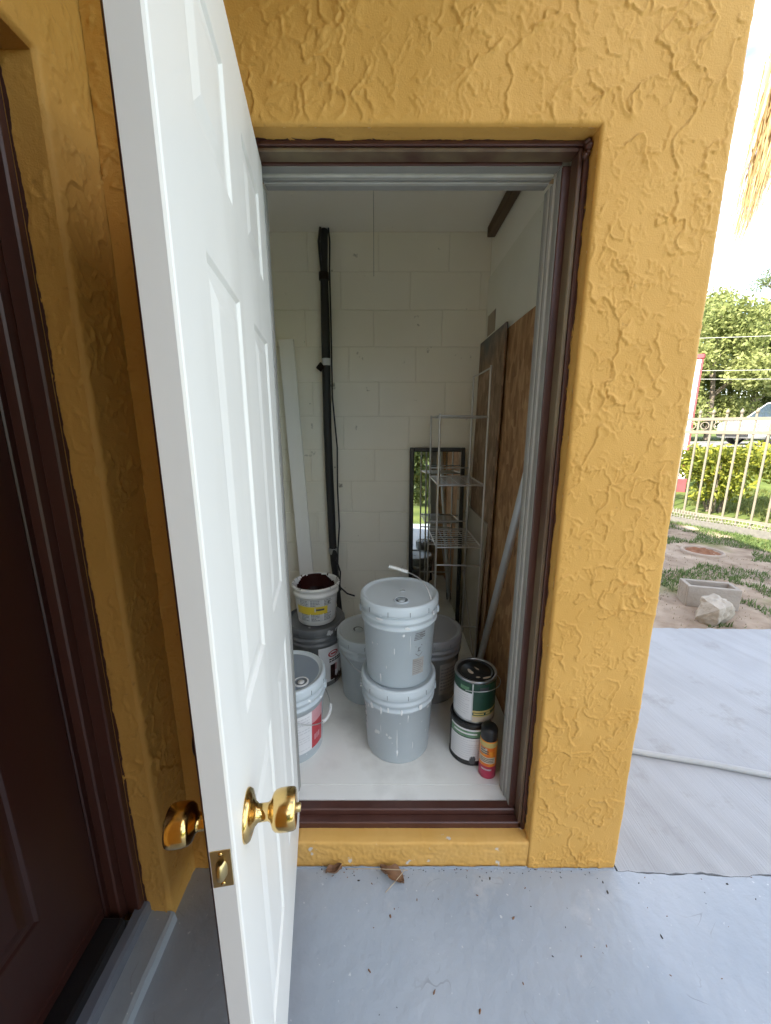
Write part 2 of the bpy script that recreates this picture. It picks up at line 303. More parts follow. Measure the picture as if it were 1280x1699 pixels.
def patio_mat():
    m = bpy.data.materials.new('brushed_concrete'); m.use_nodes = True; nt = m.node_tree; N = nt.nodes; b = N['Principled BSDF']; Lk = nt.links.new
    tc = N.new('ShaderNodeTexCoord'); mp = N.new('ShaderNodeMapping'); mp.inputs['Rotation'].default_value = (0, 0, R(-38)); mp.inputs['Scale'].default_value = (14, 0.9, 1)
    mr = N.new('ShaderNodeMapping'); mr.inputs['Rotation'].default_value = (0, 0, R(-20))
    Lk(tc.outputs['Object'], mr.inputs['Vector']); Lk(mr.outputs['Vector'], mp.inputs['Vector'])
    n1 = N.new('ShaderNodeTexNoise'); n1.inputs['Scale'].default_value = 1.0; n1.inputs['Detail'].default_value = 7; Lk(mp.outputs['Vector'], n1.inputs['Vector'])
    n2 = N.new('ShaderNodeTexNoise'); n2.inputs['Scale'].default_value = 2.4; n2.inputs['Detail'].default_value = 5; Lk(tc.outputs['Object'], n2.inputs['Vector'])
    mu = N.new('ShaderNodeMath'); mu.operation = 'MULTIPLY'; Lk(n1.outputs['Fac'], mu.inputs[0]); Lk(n2.outputs['Fac'], mu.inputs[1])
    rp = N.new('ShaderNodeValToRGB'); e = rp.color_ramp.elements; e[0].position = 0.12; e[1].position = 0.30
    e[0].color = (0.33, 0.34, 0.355, 1); e[1].color = (0.385, 0.40, 0.42, 1); Lk(mu.outputs['Value'], rp.inputs['Fac'])
    n8 = N.new('ShaderNodeTexNoise'); n8.inputs['Scale'].default_value = 3.2; n8.inputs['Detail'].default_value = 12; n8.inputs['Roughness'].default_value = 0.68; Lk(tc.outputs['Object'], n8.inputs['Vector']); r8 = N.new('ShaderNodeValToRGB'); r8.color_ramp.elements[0].position = 0.55; r8.color_ramp.elements[1].position = 0.78; Lk(n8.outputs['Fac'], r8.inputs['Fac'])
    mx8 = N.new('ShaderNodeMix'); mx8.data_type = 'RGBA'; mx8.inputs['B'].default_value = (0.22, 0.21, 0.195, 1); Lk(r8.outputs['Color'], mx8.inputs['Factor']); Lk(rp.outputs['Color'], mx8.inputs['A']); Lk(mx8.outputs['Result'], b.inputs['Base Color']); b.inputs['Roughness'].default_value = 0.75
    w = N.new('ShaderNodeMapping'); w.inputs['Rotation'].default_value = (0, 0, R(-58)); w.inputs['Scale'].default_value = (160, 4, 1); Lk(tc.outputs['Object'], w.inputs['Vector'])
    n3 = N.new('ShaderNodeTexNoise'); n3.inputs['Scale'].default_value = 1; n3.inputs['Detail'].default_value = 4; Lk(w.outputs['Vector'], n3.inputs['Vector'])
    bp = N.new('ShaderNodeBump'); bp.inputs['Strength'].default_value = 0.5; bp.inputs['Distance'].default_value = 0.003; Lk(n3.outputs['Fac'], bp.inputs['Height'])
    Lk(bp.outputs['Normal'], b.inputs['Normal'])
    return m
M['patio'] = patio_mat()

# ------------------------------------------------------------------ ground
def ground_h(x, y):
    x = np.asarray(x, float); y = np.asarray(y, float)
    d = np.sqrt(np.maximum(x, 0)**2 + np.maximum(y, 0)**2)
    return -0.07 + 0.78*sstep(6.5, 17, d) + 0.02*fbm(x*0.9, y*0.9, 3, 3)*sstep(2.0, 3.0, np.maximum(y, x*0.5))

def ground_mat():
    m = bpy.data.materials.new('dirt_and_lawn'); m.use_nodes = True; nt = m.node_tree; N = nt.nodes; b = N['Principled BSDF']; Lk = nt.links.new
    tc = N.new('ShaderNodeTexCoord')
    n1 = N.new('ShaderNodeTexNoise'); n1.inputs['Scale'].default_value = 5; n1.inputs['Detail'].default_value = 8; Lk(tc.outputs['Object'], n1.inputs['Vector'])
    r1 = N.new('ShaderNodeValToRGB'); e = r1.color_ramp.elements; e[0].position = 0.3; e[1].position = 0.7; e[0].color = (0.24, 0.175, 0.125, 1); e[1].color = (0.45, 0.36, 0.275, 1)
    Lk(n1.outputs['Fac'], r1.inputs['Fac'])
    n2 = N.new('ShaderNodeTexNoise'); n2.inputs['Scale'].default_value = 1.3; n2.inputs['Detail'].default_value = 9; Lk(tc.outputs['Object'], n2.inputs['Vector'])
    r2 = N.new('ShaderNodeValToRGB'); e = r2.color_ramp.elements; e[0].position = 0.35; e[1].position = 0.65; e[0].color = (0.07, 0.10, 0.025, 1); e[1].color = (0.14, 0.17, 0.045, 1)
    Lk(n2.outputs['Fac'], r2.inputs['Fac'])
    at = N.new('ShaderNodeAttribute'); at.attribute_name = 'lawn'
    ad = N.new('ShaderNodeMath'); ad.operation = 'MULTIPLY_ADD'; ad.inputs[1].default_value = 1.2; Lk(n2.outputs['Fac'], ad.inputs[0]); Lk(at.outputs['Fac'], ad.inputs[2])
    r3 = N.new('ShaderNodeValToRGB'); e = r3.color_ramp.elements; e[0].position = 0.72; e[1].position = 0.92; Lk(ad.outputs['Value'], r3.inputs['Fac'])
    mx = N.new('ShaderNodeMix'); mx.data_type = 'RGBA'; Lk(r3.outputs['Color'], mx.inputs['Factor']); Lk(r1.outputs['Color'], mx.inputs['A']); Lk(r2.outputs['Color'], mx.inputs['B'])
    Lk(mx.outputs['Result'], b.inputs['Base Color']); b.inputs['Roughness'].default_value = 0.95; b.inputs['Specular IOR Level'].default_value = 0.1
    bp = N.new('ShaderNodeBump'); bp.inputs['Strength'].default_value = 0.6; bp.inputs['Distance'].default_value = 0.03; Lk(n1.outputs['Fac'], bp.inputs['Height']); Lk(bp.outputs['Normal'], b.inputs['Normal'])
    return m
M['ground'] = ground_mat()
# fence line: from F0 towards F1 (comes nearer to the right)
F0 = Vector((3.2, 7.6, 0)); F1 = Vector((6.9, 2.05, 0)); FD = (F1 - F0).normalized(); FN = Vector((-FD.y, FD.x, 0))
if FN.x < 0: FN = -FN
def lawn_amt(x, y):
    s = (x - F0.x)*FN.x + (y - F0.y)*FN.y                       # metres beyond the fence
    back = sstep(-3.2, -3.8, y)
    return np.maximum(np.maximum(sstep(-0.5, 0.6, s), back), sstep(4.5, 5.5, x))*0.9
gx = np.concatenate([[-400, -150, -60, -30], np.linspace(-18, 0, 19)[:-1], np.linspace(0, 12, 81), np.linspace(12, 40, 57)[1:], [50, 70, 120, 250, 600]])
gy = np.concatenate([[-400, -150, -60, -30], np.linspace(-18, 0, 19)[:-1], np.linspace(0, 12, 81), np.linspace(12, 40, 57)[1:], [50, 70, 120, 250, 600]])
GX, GY = np.meshgrid(gx, gy, indexing='ij')
GV = np.stack([GX, GY, ground_h(GX, GY)], -1).reshape(-1, 3)
def grid_quads(nu, nv, keep=None):
    i, j = np.meshgrid(np.arange(nu-1), np.arange(nv-1), indexing='ij')
    if keep is not None: i = i[keep]; j = j[keep]
    i = i.ravel(); j = j.ravel()
    return np.stack([i*nv+j, (i+1)*nv+j, (i+1)*nv+j+1, i*nv+j+1], -1)
ground = np_mesh('ground', GV, grid_quads(len(gx), len(gy)), M['ground'])
la = ground.data.attributes.new('lawn', 'FLOAT', 'POINT'); la.data.foreach_set('value', lawn_amt(GV[:, 0], GV[:, 1]).astype(np.float32))
tag(ground, 'bare reddish dirt yard turning into lawn beyond the fence', 'ground', kind='structure')

# porch and patio slabs with a ragged crack between them
def slab(name, outline, z0, z1, m):
    n = len(outline); b = MB()
    vs = [(x, y, z1) for x, y in outline] + [(x, y, z0) for x, y in outline]
    b.add(vs, [tuple(range(n))] + [(i, i+n, (i+1) % n + n, (i+1) % n) for i in range(n)])
    return b.build(name, m)
cx = np.linspace(0.786, 6.0, 900)
cy = -0.012 - 0.030*(cx-0.79) + 0.006*pn(cx*9, cx*0, 1) + 0.003*pn(cx*40, cx*0, 2)
gap = np.clip(0.0008 + 0.0055*pn(cx*6, cx*0+3, 4) + 0.003*pn(cx*23, cx*0+7, 6), 0.0003, 0.009)*sstep(0.78, 0.95, cx) + 0.0003
porch_out = [(-0.9, -3.4), (6.0, -3.4)] + [(x, y-g) for x, y, g in zip(cx[::-1], cy[::-1], gap[::-1])] + [(0.786, 0.25), (-0.9, 0.25)]
tag(slab('porch_floor', porch_out, -0.2, 0.0, M['porch']), 'grey-blue painted concrete porch floor in front of the storage room', 'floor', kind='structure')
pedge = [(x, 1.60 + 0.05*(2.8-x)*0.6 + 0.010*float(pn(x*5, 0.5, 8))+0.012*float(pn(x*19, 0.5, 9))) for x in np.linspace(6.0, 0.795, 200)]
patio_out = [(x, y+g) for x, y, g in zip(cx, cy, gap) if x > 0.790] + pedge
tag(slab('patio', patio_out, -0.2, 0.001, M['patio']), 'pale brushed concrete patio beside the yellow pier', 'patio', kind='structure')
gp = MB(); gp.box(0.5, 6.0, -0.4, 0.3, -0.25, -0.06, 0)
tag(gp.build('soil', mat('crack_soil', (0.05, 0.042, 0.035, 1), 0.95)), 'dark soil down in the crack between the slabs', 'soil', kind='structure')

# ------------------------------------------------------------------ stucco
def stucco_h(u, v, seed=0):
    wu = u + 0.012*fbm(u*22, v*22, seed+1, 3); wv = v + 0.012*fbm(u*22, v*22, seed+5, 3)
    h = np.zeros_like(u)
    for k, (fr, amp, w1, w2) in enumerate(((6.5, 0.0055, 0.012, 0.075), (10.5, 0.0054, 0.018, 0.09), (18.0, 0.0044, 0.031, 0.12), (34.0, 0.0030, 0.055, 0.16))):
        n = fbm(wu*fr, wv*fr*0.75, seed+20+k*7, 2)
        msk = sstep(-0.10, 0.12, pn(u*fr*0.6, v*fr*0.5, seed+60+k))
        d = n-0.06
        h += amp*msk*sstep(-w1, w1, d)*np.exp(-np.maximum(d, 0)/w2)
    cl = sstep(0.18, 0.45, pn(u*11, v*11, seed+90))
    h += cl*0.0022*np.abs(fbm(u*70, v*70, seed+95, 2))
    h += 0.0007*pn(u*6, v*6, seed+97) + 0.00022*fbm(u*50, v*50, seed+98, 2)
    return h

def stucco_panel(name, path, nrm, us, zs, parent, seed=0, hole=None, edge=None, amp=1.0, m=None):
    # path(us)->(N,2), nrm(us)->(N,2); extrude along z
    p = path(us); n = nrm(us); U, Z = np.meshgrid(us, zs, indexing='ij')
    h = stucco_h(U, Z, seed)*amp*0.86
    off = np.zeros_like(h)
    if edge is not None:
        fade, off = edge(U, Z); h = h*fade
    d = h - off
    V = np.stack([p[:, 0][:, None] + n[:, 0][:, None]*d, p[:, 1][:, None] + n[:, 1][:, None]*d, Z], -1).reshape(-1, 3)
    keep = None
    if hole is not None:
        uc = 0.5*(us[1:]+us[:-1]); zc = 0.5*(zs[1:]+zs[:-1]); UC, ZC = np.meshgrid(uc, zc, indexing='ij'); keep = ~hole(UC, ZC)
    return np_mesh(name, V, grid_quads(len(us), len(zs), keep), m or M['stucco'], True, parent)

def seg(*parts):
    out = []
    for a, b, st in parts:
        n = max(1, int(round((b-a)/st))); out.append(np.linspace(a, b, n+1)[:-1])
    out.append([parts[-1][1]]); return np.concatenate(out)

OL, OR, OT = -0.375, 0.485, 2.141        # stucco opening
XR = 0.79                                # outer right corner of the storage room
WX = -0.654                              # house wall plane
room = thing('storage_room', 'yellow stucco storage room with open white door and brown door frame', 'building', (0, 0, 0))

rc = 0.012; u_c0 = XR - rc; arc = rc*math.pi/2
def w1_path(us):
    P = np.zeros((len(us), 2))
    for i, u in enumerate(us):
        if u <= u_c0: P[i] = (u, 0)
        elif u <= u_c0+arc: a = (u-u_c0)/rc; P[i] = (u_c0+rc*math.sin(a), rc-rc*math.cos(a))
        else: P[i] = (XR, rc+(u-u_c0-arc))
    return P
def w1_nrm(us):
    P = np.zeros((len(us), 2))
    for i, u in enumerate(us):
        a = min(max((u-u_c0)/rc, 0), math.pi/2); P[i] = (math.sin(a), -math.cos(a))
    return P
def w1_hole(U, Z): return (U > OL) & (U < OR) & (Z < OT)
def w1_edge(U, Z):
    dx = np.maximum(np.maximum(OL-U, U-OR), 0); dz = np.maximum(Z-OT, 0)
    d = np.sqrt(dx**2+dz**2); r = 0.009
    wob = 0.003*pn(U*14, Z*14, 31)
    q = np.clip(r-d, 0, r); off = r-np.sqrt(np.maximum(r*r-q*q, 0))
    # gentle waviness of the outer corner
    off = off + sstep(0.06, 0.0, np.abs(U-XR))*0.0018*pn(Z*0+3, Z*7, 41)
    return (0.25+0.75*sstep(0.0, 0.02, d+wob))*(0.35+0.65*sstep(0.0, 0.045, np.abs(U-(u_c0+arc*0.5)))), off
us = seg((WX+0.002, OL, 0.005), (OL, OR, 0.003), (OR, u_c0+arc+0.03, 0.0026), (u_c0+arc+0.03, 2.2, 0.03))
zs = seg((0.0, OT, 0.0028), (OT, 2.55, 0.0028), (2.55, 3.2, 0.03))
stucco_panel('front_wall', w1_path, w1_nrm, us, zs, room, seed=2, hole=w1_hole, edge=w1_edge)
# reveals of the opening
def flat_edge(U, Z): return np.full_like(U, 0.45), np.zeros_like(U)
ys_ = seg((0.007, 0.075, 0.0045))
stucco_panel('reveal', lambda t: np.stack([np.full(len(t), OR), t], -1), lambda t: np.tile([-1.0, 0.0], (len(t), 1)), ys_, seg((0.0, OT, 0.006)), room, seed=9, edge=flat_edge)
stucco_panel('reveal', lambda t: np.stack([np.full(len(t), OL), t], -1), lambda t: np.tile([1.0, 0.0], (len(t), 1)), ys_, seg((0.0, OT, 0.03)), room, seed=10, edge=flat_edge)
xs_ = seg((OL, OR, 0.006)); U, T = np.meshgrid(xs_, ys_, indexing='ij')
V = np.stack([U, T, OT - 0.45*stucco_h(U, T+5, 13)], -1).reshape(-1, 3)
np_mesh('reveal', V, grid_quads(len(xs_), len(ys_)), M['stucco'], True, room)
# masonry core
b = MB()
b.box(OR+0.003, XR-0.004, 0.014, 0.20, -0.1, 3.2); b.box(WX+0.005, OL-0.003, 0.014, 0.20, -0.1, 3.2); b.box(OL-0.003, OR+0.003, 0.014, 0.20, OT+0.003, 3.2)
b.build('wall_core', M['plaster'], room)
b = MB(); b.box(0.608, XR-0.004, 0.201, 1.65, -0.1, 3.2); b.build('side_wall', M['plaster'], room)
b = MB(); b.box(-0.86, XR-0.004, 0.0, 1.9, 2.556, 2.70); b.build('ceiling', M['plaster'], room)
b = MB(); b.box(-0.9, XR+0.02, -0.02, 1.95, 3.2, 3.35); b.build('roof', M['concretein'], room)
b = MB(); b.box(-0.86, 0.607, 0.18, 1.46, 0.0, 0.15); b.build('inner_floor', M['floorin'], room)
b = MB(); b.box(-0.352, 0.462, 0.12, 0.178, 0.0, 0.1485); b.build('threshold_strip', M['floorin'], room)
# stucco-painted sill block with an uneven nose
xs = np.linspace(OL, OR, 300); prof = [(0.075, 0.104), (0.03, 0.104), (0.008, 0.1035), (0.0035, 0.1015), (0.002, 0.097)] + [(0.002+0.002*k/24, 0.097*(1-k/24)) for k in range(1, 25)]
V = []
for i, x in enumerate(xs):
    for (py, pz) in prof:
        V.append((x, py + 0.0012*float(pn(x*9, pz*12, 3)) + 0.0010*float(pn(x*80, pz*80, 5)) + 0.003*max(0, float(pn(x*32, pz*38, 8))-0.1), max(0, pz + (0.0015*float(pn(x*9, py*10, 7)) + 0.0022*max(0, float(pn(x*50, py*60, 9))-0.15) if pz > 0.05 else 0))))
np_mesh('sill', np.array(V), grid_quads(len(xs), len(prof)), M['sill'], True, room)

# ---- door frame (profile swept along jambs and head)
df = bpy.data.objects.new('door_frame', None); COL.objects.link(df); df.parent = room
def jamb(side):
    s = 1 if side > 0 else -1; base = OR if s > 0 else OL
    def X(w): return base - s*w
    def piece(name, w0, w1, y0, y1, m, z1, ch=0.002, z0=0.105):
        b = MB(); xa, xb = sorted((X(w0), X(w1))); b.box(xa, xb, y0, y1, z0, z1, 0, ch); b.build(name, m, df)
    piece('brick_mould', 0.0, 0.011, 0.046, 0.094, M['brown'], OT-0.0005)
    piece('brick_mould', 0.0115, 0.0225, 0.052, 0.094, M['brownthin'], OT-0.012)
    piece('jamb', 0.001, 0.042, 0.0945, 0.1245, M['brown'], OT-0.0255)
    piece('jamb', 0.0425, 0.0445, 0.098, 0.1245, M['framegrey'], OT-0.026, 0.0005, 0.15)
    piece('weatherstrip', 0.040, 0.049, 0.125, 0.131, M['framewhite'], OT-0.033, 0.002, 0.15)
    piece('door_stop', 0.001, 0.051, 0.1315, 0.146, M['framegrey'], OT-0.044, 0.002, 0.15)
    piece('weatherstrip', 0.046, 0.0525, 0.1465, 0.150, M['framewhite'], OT-0.045, 0.0015, 0.15)
    piece('inner_jamb', 0.001, 0.0545, 0.1505, 0.176, M['framegrey'], OT-0.046, 0.002, 0.15)
jamb(1); jamb(-1)
def head(name, w0, w1, y0, y1, m, inset, ch=0.002):
    b = MB(); b.box(OL+inset, OR-inset, y0, y1, OT-w1, OT-w0, 0, ch); b.build(name, m, df)
head('brick_mould', 0.0, 0.011, 0.046, 0.0935, M['brown'], 0.0115)
head('brick_mould', 0.0115, 0.020, 0.052, 0.0935, M['brownthin'], 0.023)
head('head_jamb', 0.001, 0.0245, 0.0945, 0.1245, M['brown'], 0.043)
head('head_jamb', 0.0246, 0.0265, 0.098, 0.1245, M['framegrey'], 0.045, 0.0005)
head('weatherstrip', 0.024, 0.033, 0.125, 0.131, M['framewhite'], 0.0495)
head('door_stop', 0.001, 0.035, 0.1315, 0.146, M['framegrey'], 0.0515)
head('weatherstrip', 0.032, 0.037, 0.1465, 0.150, M['framewhite'], 0.053, 0.0015)
head('inner_jamb', 0.001, 0.039, 0.1505, 0.176, M['framegrey'], 0.055)
b = MB(); b.box(OL+0.0005, OR-0.0005, 0.052, 0.082, 0.085, 0.128, 0, 0.003); b.build('threshold', M['brown'], df)
b = MB(); b.box(OL+0.0235, OR-0.0235, 0.0825, 0.119, 0.085, 0.149, 0, 0.004); b.build('threshold', M['brown'], df)
# raw timber lining round the opening on the inside
for x0, x1, z0, z1 in ((0.478, 0.56, 0.151, 2.22), (-0.46, -0.372, 0.151, 2.22), (-0.3715, 0.4775, 2.15, 2.22)):
    b = MB(); b.box(x0, x1, 0.206, 0.238, z0, z1, 0, 0.002); b.build('inner_casing', M['timber'], df)

# ragged brown paint lapping on to the stucco
def ragged(name, a, bb, into, nrm, w, parent, seed, step=0.004, m=None, lift=0.0012):
    a = Vector(a); bb = Vector(bb); into = Vector(into).normalized(); nrm = Vector(nrm).normalized(); n = int((bb-a).length/step)
    t = np.linspace(0, 1, n+1); L_ = (bb-a).length
    ww = w*(1.0 + 0.7*fbm(t*L_*16, t*0+seed, seed, 3) + 0.45*np.abs(pn(t*L_*120, t*0, seed+3))); ww = np.clip(ww, 0.001, None)
    V = []
    for i in range(n+1):
        p = a.lerp(bb, float(t[i])); V += [p + nrm*lift, p + into*float(ww[i]) + nrm*lift]
    Q = np.array([[2*i, 2*i+2, 2*i+3, 2*i+1] for i in range(n)])
    return np_mesh(name, np.array([tuple(v) for v in V]), Q, m or M['brown'], False, parent)
ragged('paint_edge', (OR, 0.056, 0.1), (OR, 0.056, OT-0.003), (0, -1, 0), (-1, 0, 0), 0.013, df, 3)
ragged('paint_edge', (OL, 0.056, OT), (OR, 0.056, OT), (0, -1, 0), (0, 0, -1), 0.010, df, 5)
ragged('floor_paint_edge', (OL+0.001, 0.0, 0.0), (OR-0.001, 0.0, 0.0), (0, 0, 1), (0, -1, 0), 0.007, room, 45, 0.004, M['porch'], 0.002)
ragged('floor_paint_edge', (OR, 0.0, 0.0), (XR-0.006, 0.0, 0.0), (0, 0, 1), (0, -1, 0), 0.004, room, 46, 0.004, M['porch'], 0.005)
bl = MB()                                       # blob of brown caulk at the head corner
for k in range(9):
    c = (OR-0.004-0.010*random.random(), 0.036+0.012*random.random(), OT-0.006-0.038*random.random()); r = 0.006+0.006*random.random()
    bl.lathe([(0.0001, -r), (r*0.8, -r*0.5), (r, 0), (r*0.7, r*0.6), (0.0001, r)], 8, c)
bl.build('caulk', M['brown'], df)

# ---- painted block walls inside
CY = 1.45
def block_mesh(w, h, d):
    b = MB(); b.box(-w/2, w/2, -d/2, d/2, -h/2, h/2, 0, 0.0025); return b.mesh('block', M['block'])
BM = {}
def blk(w):
    k = round(w, 3)
    if k not in BM: BM[k] = block_mesh(w, 0.2004, 0.03)
    return BM[k]
b = MB(); b.box(-0.86, 0.607, CY+0.0035, CY+0.2, 0.0, 2.556); bw = b.build('back_wall', M['mortar'], room)
def course(x0, x1, off, zc, place):
    x = off
    while x > x0: x -= 0.4064
    while x < x1:
        a, e = max(x, x0), min(x+0.4064, x1)
        if e-a > 0.03: place(0.5*(a+e), e-a-0.0030, zc)
        x += 0.4064
k = 0; z = 2.5545
while z > 0.06:
    zc = z-0.1016
    course(-0.659, 0.607, (-0.07, 0.165)[k % 2] + (0.03, -0.02, 0, 0.02)[k % 4], zc, lambda x, w, zz: link('block', blk(w), bw, (x, CY+0.015+random.uniform(-0.0006, 0.0006), zz)))
    z -= 0.2032; k += 1
b = MB(); b.box(-0.86, -0.6665, 0.0, CY+0.006, 0.0, 2.556); lw = b.build('left_wall', M['mortar'], room)
k = 0; z = 2.5545
while z > 0.06:
    course(0.205, CY-0.003, (0.25, 0.45)[k % 2], z-0.1016, lambda y, w, zz: link('block', blk(w), lw, (-0.675, y, zz), (0, 0, R(90))))
    z -= 0.2032; k += 1
# right wall: drywall sheet lower part, small stain patch, ceiling batten
b = MB(); b.box(0.596, 0.6075, 0.24, CY-0.004, 0.152, 2.31); b.build('drywall_sheet', M['drywall'], room)
b = MB(); b.box(0.594, 0.5955, 1.24, 1.40, 1.99, 2.10); b.build('tape_patch', mat('brown_paper_tape', (0.36, 0.29, 0.21, 1), 0.8, col2=(0.42,0.35,0.27,1)), room)
b = MB(); b.box(0.565, 0.6075, 0.30, 1.40, 2.505, 2.5555, 0, 0.003); b.build('batten', M['darkwood'], room)

# ---- white six-panel door, hinged on the left jamb and swung out
DW, DT, DZ0, DZ1 = 0.752, 0.035, 0.118, 2.112
ang = R(9.0)
dd = Vector((math.sin(ang), -math.cos(ang), 0)); dn = Vector((math.cos(ang), math.sin(ang), 0))     # along leaf to free edge; inner face normal
hinge = Vector((-0.30, 0.04, 0)) - dd*0.052 - dn*DT                                                   # outer face at the hinge
door = bpy.data.objects.new('door', None); COL.objects.link(door); door.parent = room
door.matrix_local = Matrix(((dd.x, dn.x, 0, hinge.x), (dd.y, dn.y, 0, hinge.y), (0, 0, 1, 0), (0, 0, 0, 1)))   # local x along leaf, local y to inner face
door['label'] = 'white six-panel door swung open towards the viewer, brown on its outer side'
cols = [(0.102, 0.302), (0.432, 0.632)]; rows = [(0.36, 0.885), (1.05, 1.685), (1.815, 2.005)]
b = MB()
ub = [0.004] + [c for p in cols for c in p] + [DW-0.004]; zb = [DZ0] + [c for p in rows for c in p] + [DZ1]
for (yy, mi) in ((DT, 0), (0.0, 1)):
    for i in range(5):
        for j in range(7):
            if i in (1, 3) and j in (1, 3, 5): continue
            q = [(ub[i], yy, zb[j]), (ub[i+1], yy, zb[j]), (ub[i+1], yy, zb[j+1]), (ub[i], yy, zb[j+1])]
            b.add(q if mi == 1 else q[::-1], [(0, 1, 2, 3)], mi)
e = 0.004
for u0, u1 in ((DW-0.004, DW), (0.004, 0.0)):
    pr = [(u0, DT), (u0+(u1-u0)*0.7, DT-e*0.3), (u1, DT-e), (u1, 0.0035), (u1, 0.003), (u0, 0.0)]
    mis = [0, 0, 2, 1, 1]
    for k in range(5):
        (a0, c0), (a1, c1) = pr[k], pr[k+1]; b.add([(a0, c0, DZ0), (a1, c1, DZ0), (a1, c1, DZ1), (a0, c0, DZ1)], [(0, 1, 2, 3)], mis[k])
for zz in (DZ0, DZ1): b.add([(0.004, 0, zz), (DW-0.004, 0, zz), (DW, 0.003, zz), (DW, DT-e, zz), (DW-0.004, DT, zz), (0.004, DT, zz), (0, DT-e, zz), (0, 0.003, zz)], [tuple(range(8))], 0)
leaf = b.build('leaf', [M['whitedoor'], M['browndoor'], M['dooredge']], door, fix=False)
leaf['label'] = 'white inner face of the open door and its edge coloured grey for shade'
def panel_mesh(w, h, m):
    b = MB(); rings = [(0, 0), (0.004, -0.0005), (0.010, -0.0050), (0.018, -0.0055), (0.026, -0.0050), (0.046, -0.0010), (0.050, -0.0007)]
    V = []
    for ins, d in rings: V += [(-w/2+ins, d, -h/2+ins), (w/2-ins, d, -h/2+ins), (w/2-ins, d, h/2-ins), (-w/2+ins, d, h/2-ins)]
    F = []
    for r in range(len(rings)-1):
        for k in range(4): F.append((r*4+k, r*4+(k+1) % 4, (r+1)*4+(k+1) % 4, (r+1)*4+k))
    n = (len(rings)-1)*4; F.append((n, n+1, n+2, n+3)); b.add(V, F); return b.mesh('panel', m, fix=False)
for (z0, z1) in rows:
    mi_, mo_ = panel_mesh(0.2, z1-z0, M['whitedoor']), panel_mesh(0.2, z1-z0, M['browndoor'])
    for (u0, u1) in cols:
        link('panel', mi_, door, (0.5*(u0+u1), DT, 0.5*(z0+z1)))
        link('panel', mo_, door, (0.5*(u0+u1), 0.0, 0.5*(z0+z1)), (0, 0, R(180)))
# knobs, latch
def knob(sgn, button):
    ax = Matrix.Rotation(R(-90)*sgn, 3, 'X')         # local z -> +-y
    b = MB(); prof = [(0.0335, 0), (0.0335, 0.003), (0.031, 0.0065), (0.024, 0.009), (0.016, 0.012), (0.0115, 0.017), (0.0115, 0.030), (0.014, 0.034), (0.0225, 0.0375), (0.0258, 0.0415), (0.0272, 0.048), (0.0275, 0.058), (0.0268, 0.0665), (0.0252, 0.0695), (0.022, 0.0705), (0.0001, 0.0710)]
    b.lathe(prof, 40, (0, 0, 0), 0, True, axis=ax)
    k = b.build('door_knob', M['brass'], door, (DW-0.068, DT if sgn > 0 else 0.0, 0.93))
    b = MB()
    if button: b.lathe([(0.0062, 0.070), (0.0062, 0.0755), (0.005, 0.077), (0.0001, 0.0772)], 20, axis=ax); nm = 'lock_button'
    else: b.lathe([(0.0085, 0.0705), (0.0085, 0.073), (0.0001, 0.0732)], 20, axis=ax); nm = 'key_cylinder'
    b.build(nm, M['brassplate'], door, (DW-0.068, DT if sgn > 0 else 0.0, 0.93))
knob(1, True); knob(-1, False)
b = MB(); b.box(DW-0.0005, DW+0.0012, 0.0045, 0.0295, 0.93-0.029, 0.93+0.029, 0, 0.0005); b.build('latch_plate', M['brassplate'], door)
b = MB()
lp = [(DW+0.0012, 0.0095), (DW+0.0105, 0.0125), (DW+0.0115, 0.0165), (DW+0.010, 0.020), (DW+0.0012, 0.0245)]
V = []; ring = 9
for k in range(ring):
    a = math.pi*k/(ring-1); zz = 0.93 - 0.0125*math.cos(a); sc = 0.55+0.45*math.sin(a)
    for (x, y) in lp: V.append((DW+0.0012+(x-DW-0.0012)*sc, 0.017+(y-0.017)*sc, zz))
b.add(V, [(k*5+j, k*5+j+1, (k+1)*5+j+1, (k+1)*5+j) for k in range(ring-1) for j in range(4)], 0, True); b.build('latch_bolt', M['brassplate'], door)
for zz in (0.93-0.0235, 0.93+0.0235):
    b = MB(); ax = Matrix.Rotation(R(90), 3, 'Y'); b.lathe([(0.0028, 0), (0.0028, 0.0006), (0.0001, 0.0008)], 12, axis=ax); b.build('screw', M['brass'], door, (DW+0.0012, 0.017, zz))
b = MB(); ax = Matrix.Rotation(R(90), 3, 'X'); b.lathe([(0.032, 0), (0.032, 0.012), (0.026, 0.017), (0.012, 0.019), (0.0001, 0.019)], 32, axis=ax); b.build('deadbolt', M['darkmetal'], door, (DW-0.068, 0.0, 1.075))
for zz in (0.35, 1.12, 1.9):                     # hinges
    b = MB(); b.lathe([(0.006, -0.045), (0.006, 0.045)], 12); b.disc(0.006, 0.045, n=12); b.disc(0.006, -0.045, n=12); b.box(0.0, 0.03, 0.004, 0.0055, -0.045, 0.045); b.build('hinge', M['brassplate'], door, (-0.006, -0.004, zz))

